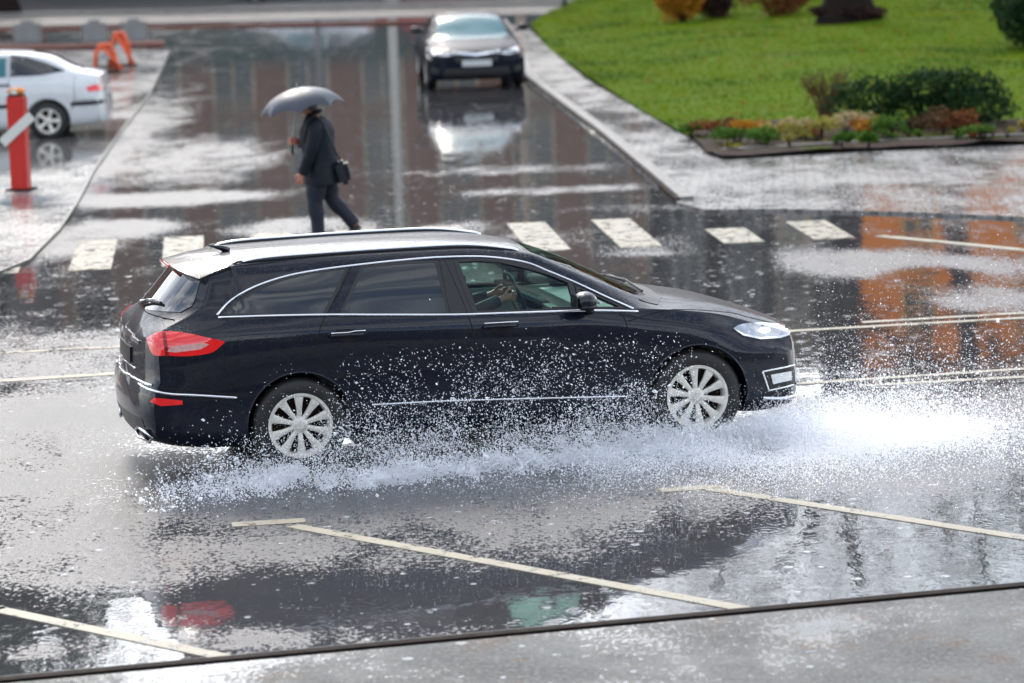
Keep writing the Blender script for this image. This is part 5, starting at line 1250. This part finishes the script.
def fan(n, o, az, el, sp, tmax, j=.03, tp=1.0):
    a = RNG.uniform(az[0], az[1], n); e = np.abs(RNG.normal(size=n)) * el + .02; v = RNG.uniform(sp[0], sp[1], n); t = RNG.uniform(0, 1, n) ** tp * tmax
    vx, vy, vz = v * np.cos(e) * np.cos(a), v * np.cos(e) * np.sin(a), v * np.sin(e)
    P_ = np.stack([o[0] + vx * t, o[1] + vy * t, o[2] + vz * t - 4.9 * t * t], 1) + RNG.normal(size=(n, 3)) * j * (.3 + t[:, None] * 2); return P_
# droplets along the near side
n = 60000; x = RNG.uniform(-1.05, 2.75, n); hx = np.interp(x, [-1, -.4, .1, .6, 1.4, 2.2, 2.8], [.07, .10, .15, .21, .27, .24, .15])
z = RNG.exponential(1, n) * hx; y = -1.0 - np.abs(RNG.normal(size=n)) * .32 - .12 * (z < .12); Pl = np.stack([x, y, z], 1)
Pl = Pl[clump(Pl, 3.0, -.22)]; x = Pl[:, 0]; z = Pl[:, 2]; n = len(Pl)
Pl = Pl[(RNG.uniform(size=n) < np.interp(x, [-1, -.2, .5, 2.8], [.35, .55, 1, .9])) & (z < .85)]
drops('water_spray', Pl, logn(len(Pl), .0025, .42), m_drop, 'loose white water drops flying up along the black car between its wheels', streak=1.2)
# thrown sheets with clumps
pts = catmull([(3.0, -1.0, 0), (2.4, -1.22, 0), (1.7, -1.35, 0), (.9, -1.5, 0), (0, -1.6, 0), (-1.2, -1.75, 0)], 10); ca = np.array([tuple(p) for p in pts]); n = 30000
i = RNG.uniform(0, len(ca) - 1.01, n); i0 = i.astype(int); fr_ = (i - i0)[:, None]; B_ = ca[i0] * (1 - fr_) + ca[i0 + 1] * fr_
q = i / len(ca); jt = RNG.exponential(1, n); B_[:, 1] += RNG.normal(size=n) * .10; B_[:, 2] = jt * np.interp(q, [0, .3, .6, 1], [.14, .12, .07, .05]); B_[:, 0] -= B_[:, 2] * 1.3
B_ = B_[clump(B_ * [1, 1, .6], 6.0, .16)]
drops('water_spray', B_, logn(len(B_), .0023, .4), m_drop, 'ragged low wave of thrown water running back from the front wheel', streak=2)
# jets
J = []
for k in range(70):
    q = RNG.uniform(0, .75); b_ = ca[int(q * (len(ca) - 1))] + RNG.normal(size=3) * [.1, .06, 0]; m_ = 190; t = RNG.uniform(0, 1, m_); Lh = RNG.uniform(.08, .26) * (1 - q * .5)
    J.append(np.stack([b_[0] - t * Lh * RNG.uniform(.8, 1.8), b_[1] - t * .05, .01 + Lh * t * (1.4 - .6 * t)], 1) + RNG.normal(size=(m_, 3)) * .012 * (1 + t[:, None]))
J = np.concatenate(J); drops('water_spray', J, logn(len(J), .0028, .4), m_drop, 'thin leaping jets of water between the wheels of the black car', streak=2)
# bow wave fan thrown outwards by the front wheel
A_ = fan(40000, (3.05, -1.0, .03), (-.95, .10), .18, (2, 6.8), .40, .07, .8); A_ = A_[clump(A_, 2.4, -.18)]
drops('water_spray', A_, logn(len(A_), .0022, .4), m_drop, 'broad white fan of water thrown forward and sideways by the front wheel', streak=2)
A_ = fan(230000, (3.0, -1.0, .04), (-.9, .08), .20, (.8, 6.8), .42, .11, .95)
drops('water_spray', A_, logn(len(A_), .0024, .35), m_mist, 'fine white mist hanging in front of the front wheel', tet=True)
A_ = fan(16000, (2.9, -1.05, .02), (-2.9, -1.0), .10, (.5, 3.4), .55, .08, .9)
drops('water_spray', A_, logn(len(A_), .0018, .3), m_mist, 'thin mist low over the road below the car doors', tet=True)
# far side
A_ = fan(16000, (3.0, .95, .05), (-.45, .15), .24, (5.0, 9.5), .42, .06, .6); A_ = A_[(A_[:, 0] > 4.3)]
drops('water_spray', A_, logn(len(A_), .0019, .4), m_drop, 'loose burst of drops ahead of the car nose before the orange reflection')

A_ = fan(30000, (.0, -1.0, .03), (-3.1, -2.1), .22, (.8, 4.5), .42, .05, .9)
drops('water_spray', A_, logn(len(A_), .0024, .45), m_drop, 'scattered drops thrown back by the rear wheel', streak=1.5)

n = 120000; x = RNG.normal(3.2, 1.0, n); y = -1.1 - np.abs(RNG.normal(size=n)) * .75; z = RNG.exponential(.05, n) * np.clip(1.6 + (y + 1.1) * .5, .3, 2)
Pl = np.stack([x, y, z], 1); Pl = Pl[clump(Pl, 1.6, -.25)]
drops('water_spray', Pl, logn(len(Pl), .0017, .3), m_mist, 'faint drifting mist low over the road between the splash and the parking lines', tet=True)

# ------------------------------------------------------------------ light
w = bpy.data.worlds.new('World'); scene.world = w; w.use_nodes = True; nt = w.node_tree; nt.nodes.clear()
SUN_EL, SUN_AZ = R(36), R(-14)      # ahead of the camera, slightly left
sky = nt.nodes.new('ShaderNodeTexSky'); sky.sky_type = 'NISHITA'; sky.sun_disc = False; sky.sun_elevation = SUN_EL; sky.sun_rotation = SUN_AZ
sky.dust_density = 1.5; sky.air_density = 1.0; sky.ozone_density = 1
tc = nt.nodes.new('ShaderNodeTexCoord').outputs['Generated']
cn = noise_(nt, vmul(nt, tc, (2.2, 2.2, 7)), 1.6, 7, .6, .3)
cf = sstep(nt, cn, .36, .62)
bwn = nt.nodes.new('ShaderNodeRGBToBW'); nt.links.new(sky.outputs[0], bwn.inputs[0])
cm = nt.nodes.new('ShaderNodeCombineColor')
lum = math_(nt, 'ADD', math_(nt, 'MULTIPLY', bwn.outputs[0], 1.15), math_(nt, 'MULTIPLY', cn, 12.5))
for i, k_ in enumerate((.965, 1.0, 1.05)): nt.links.new(math_(nt, 'MULTIPLY', lum, k_), cm.inputs[i])
hs = nt.nodes.new('ShaderNodeHueSaturation'); hs.inputs['Saturation'].default_value = 1.6; nt.links.new(sky.outputs[0], hs.inputs['Color'])
skc = mixc(nt, math_(nt, 'ADD', math_(nt, 'MULTIPLY', cf, .75), .20), hs.outputs[0], cm.outputs[0])
bg = nt.nodes.new('ShaderNodeBackground'); nt.links.new(skc, bg.inputs[0]); bg.inputs[1].default_value = .15
wo = nt.nodes.new('ShaderNodeOutputWorld'); nt.links.new(bg.outputs[0], wo.inputs[0])
sl = bpy.data.lights.new('sun', 'SUN'); sl.energy = 1.4; sl.angle = R(14); sl.color = (1, .93, .84); so = link(bpy.data.objects.new('sun', sl))
dirv = Vector((math.sin(SUN_AZ) * math.cos(SUN_EL), math.cos(SUN_AZ) * math.cos(SUN_EL), math.sin(SUN_EL)))
so.rotation_euler = dirv.to_track_quat('Z', 'Y').to_euler()
vs = scene.view_settings; vs.view_transform = 'Standard'; vs.look = 'None'; vs.exposure = 0.5; vs.gamma = 1; vs.use_curve_mapping = False
scene.render.engine = 'CYCLES'; scene.cycles.max_bounces = 10; scene.cycles.diffuse_bounces = 6; scene.cycles.glossy_bounces = 5; scene.cycles.transparent_max_bounces = 24
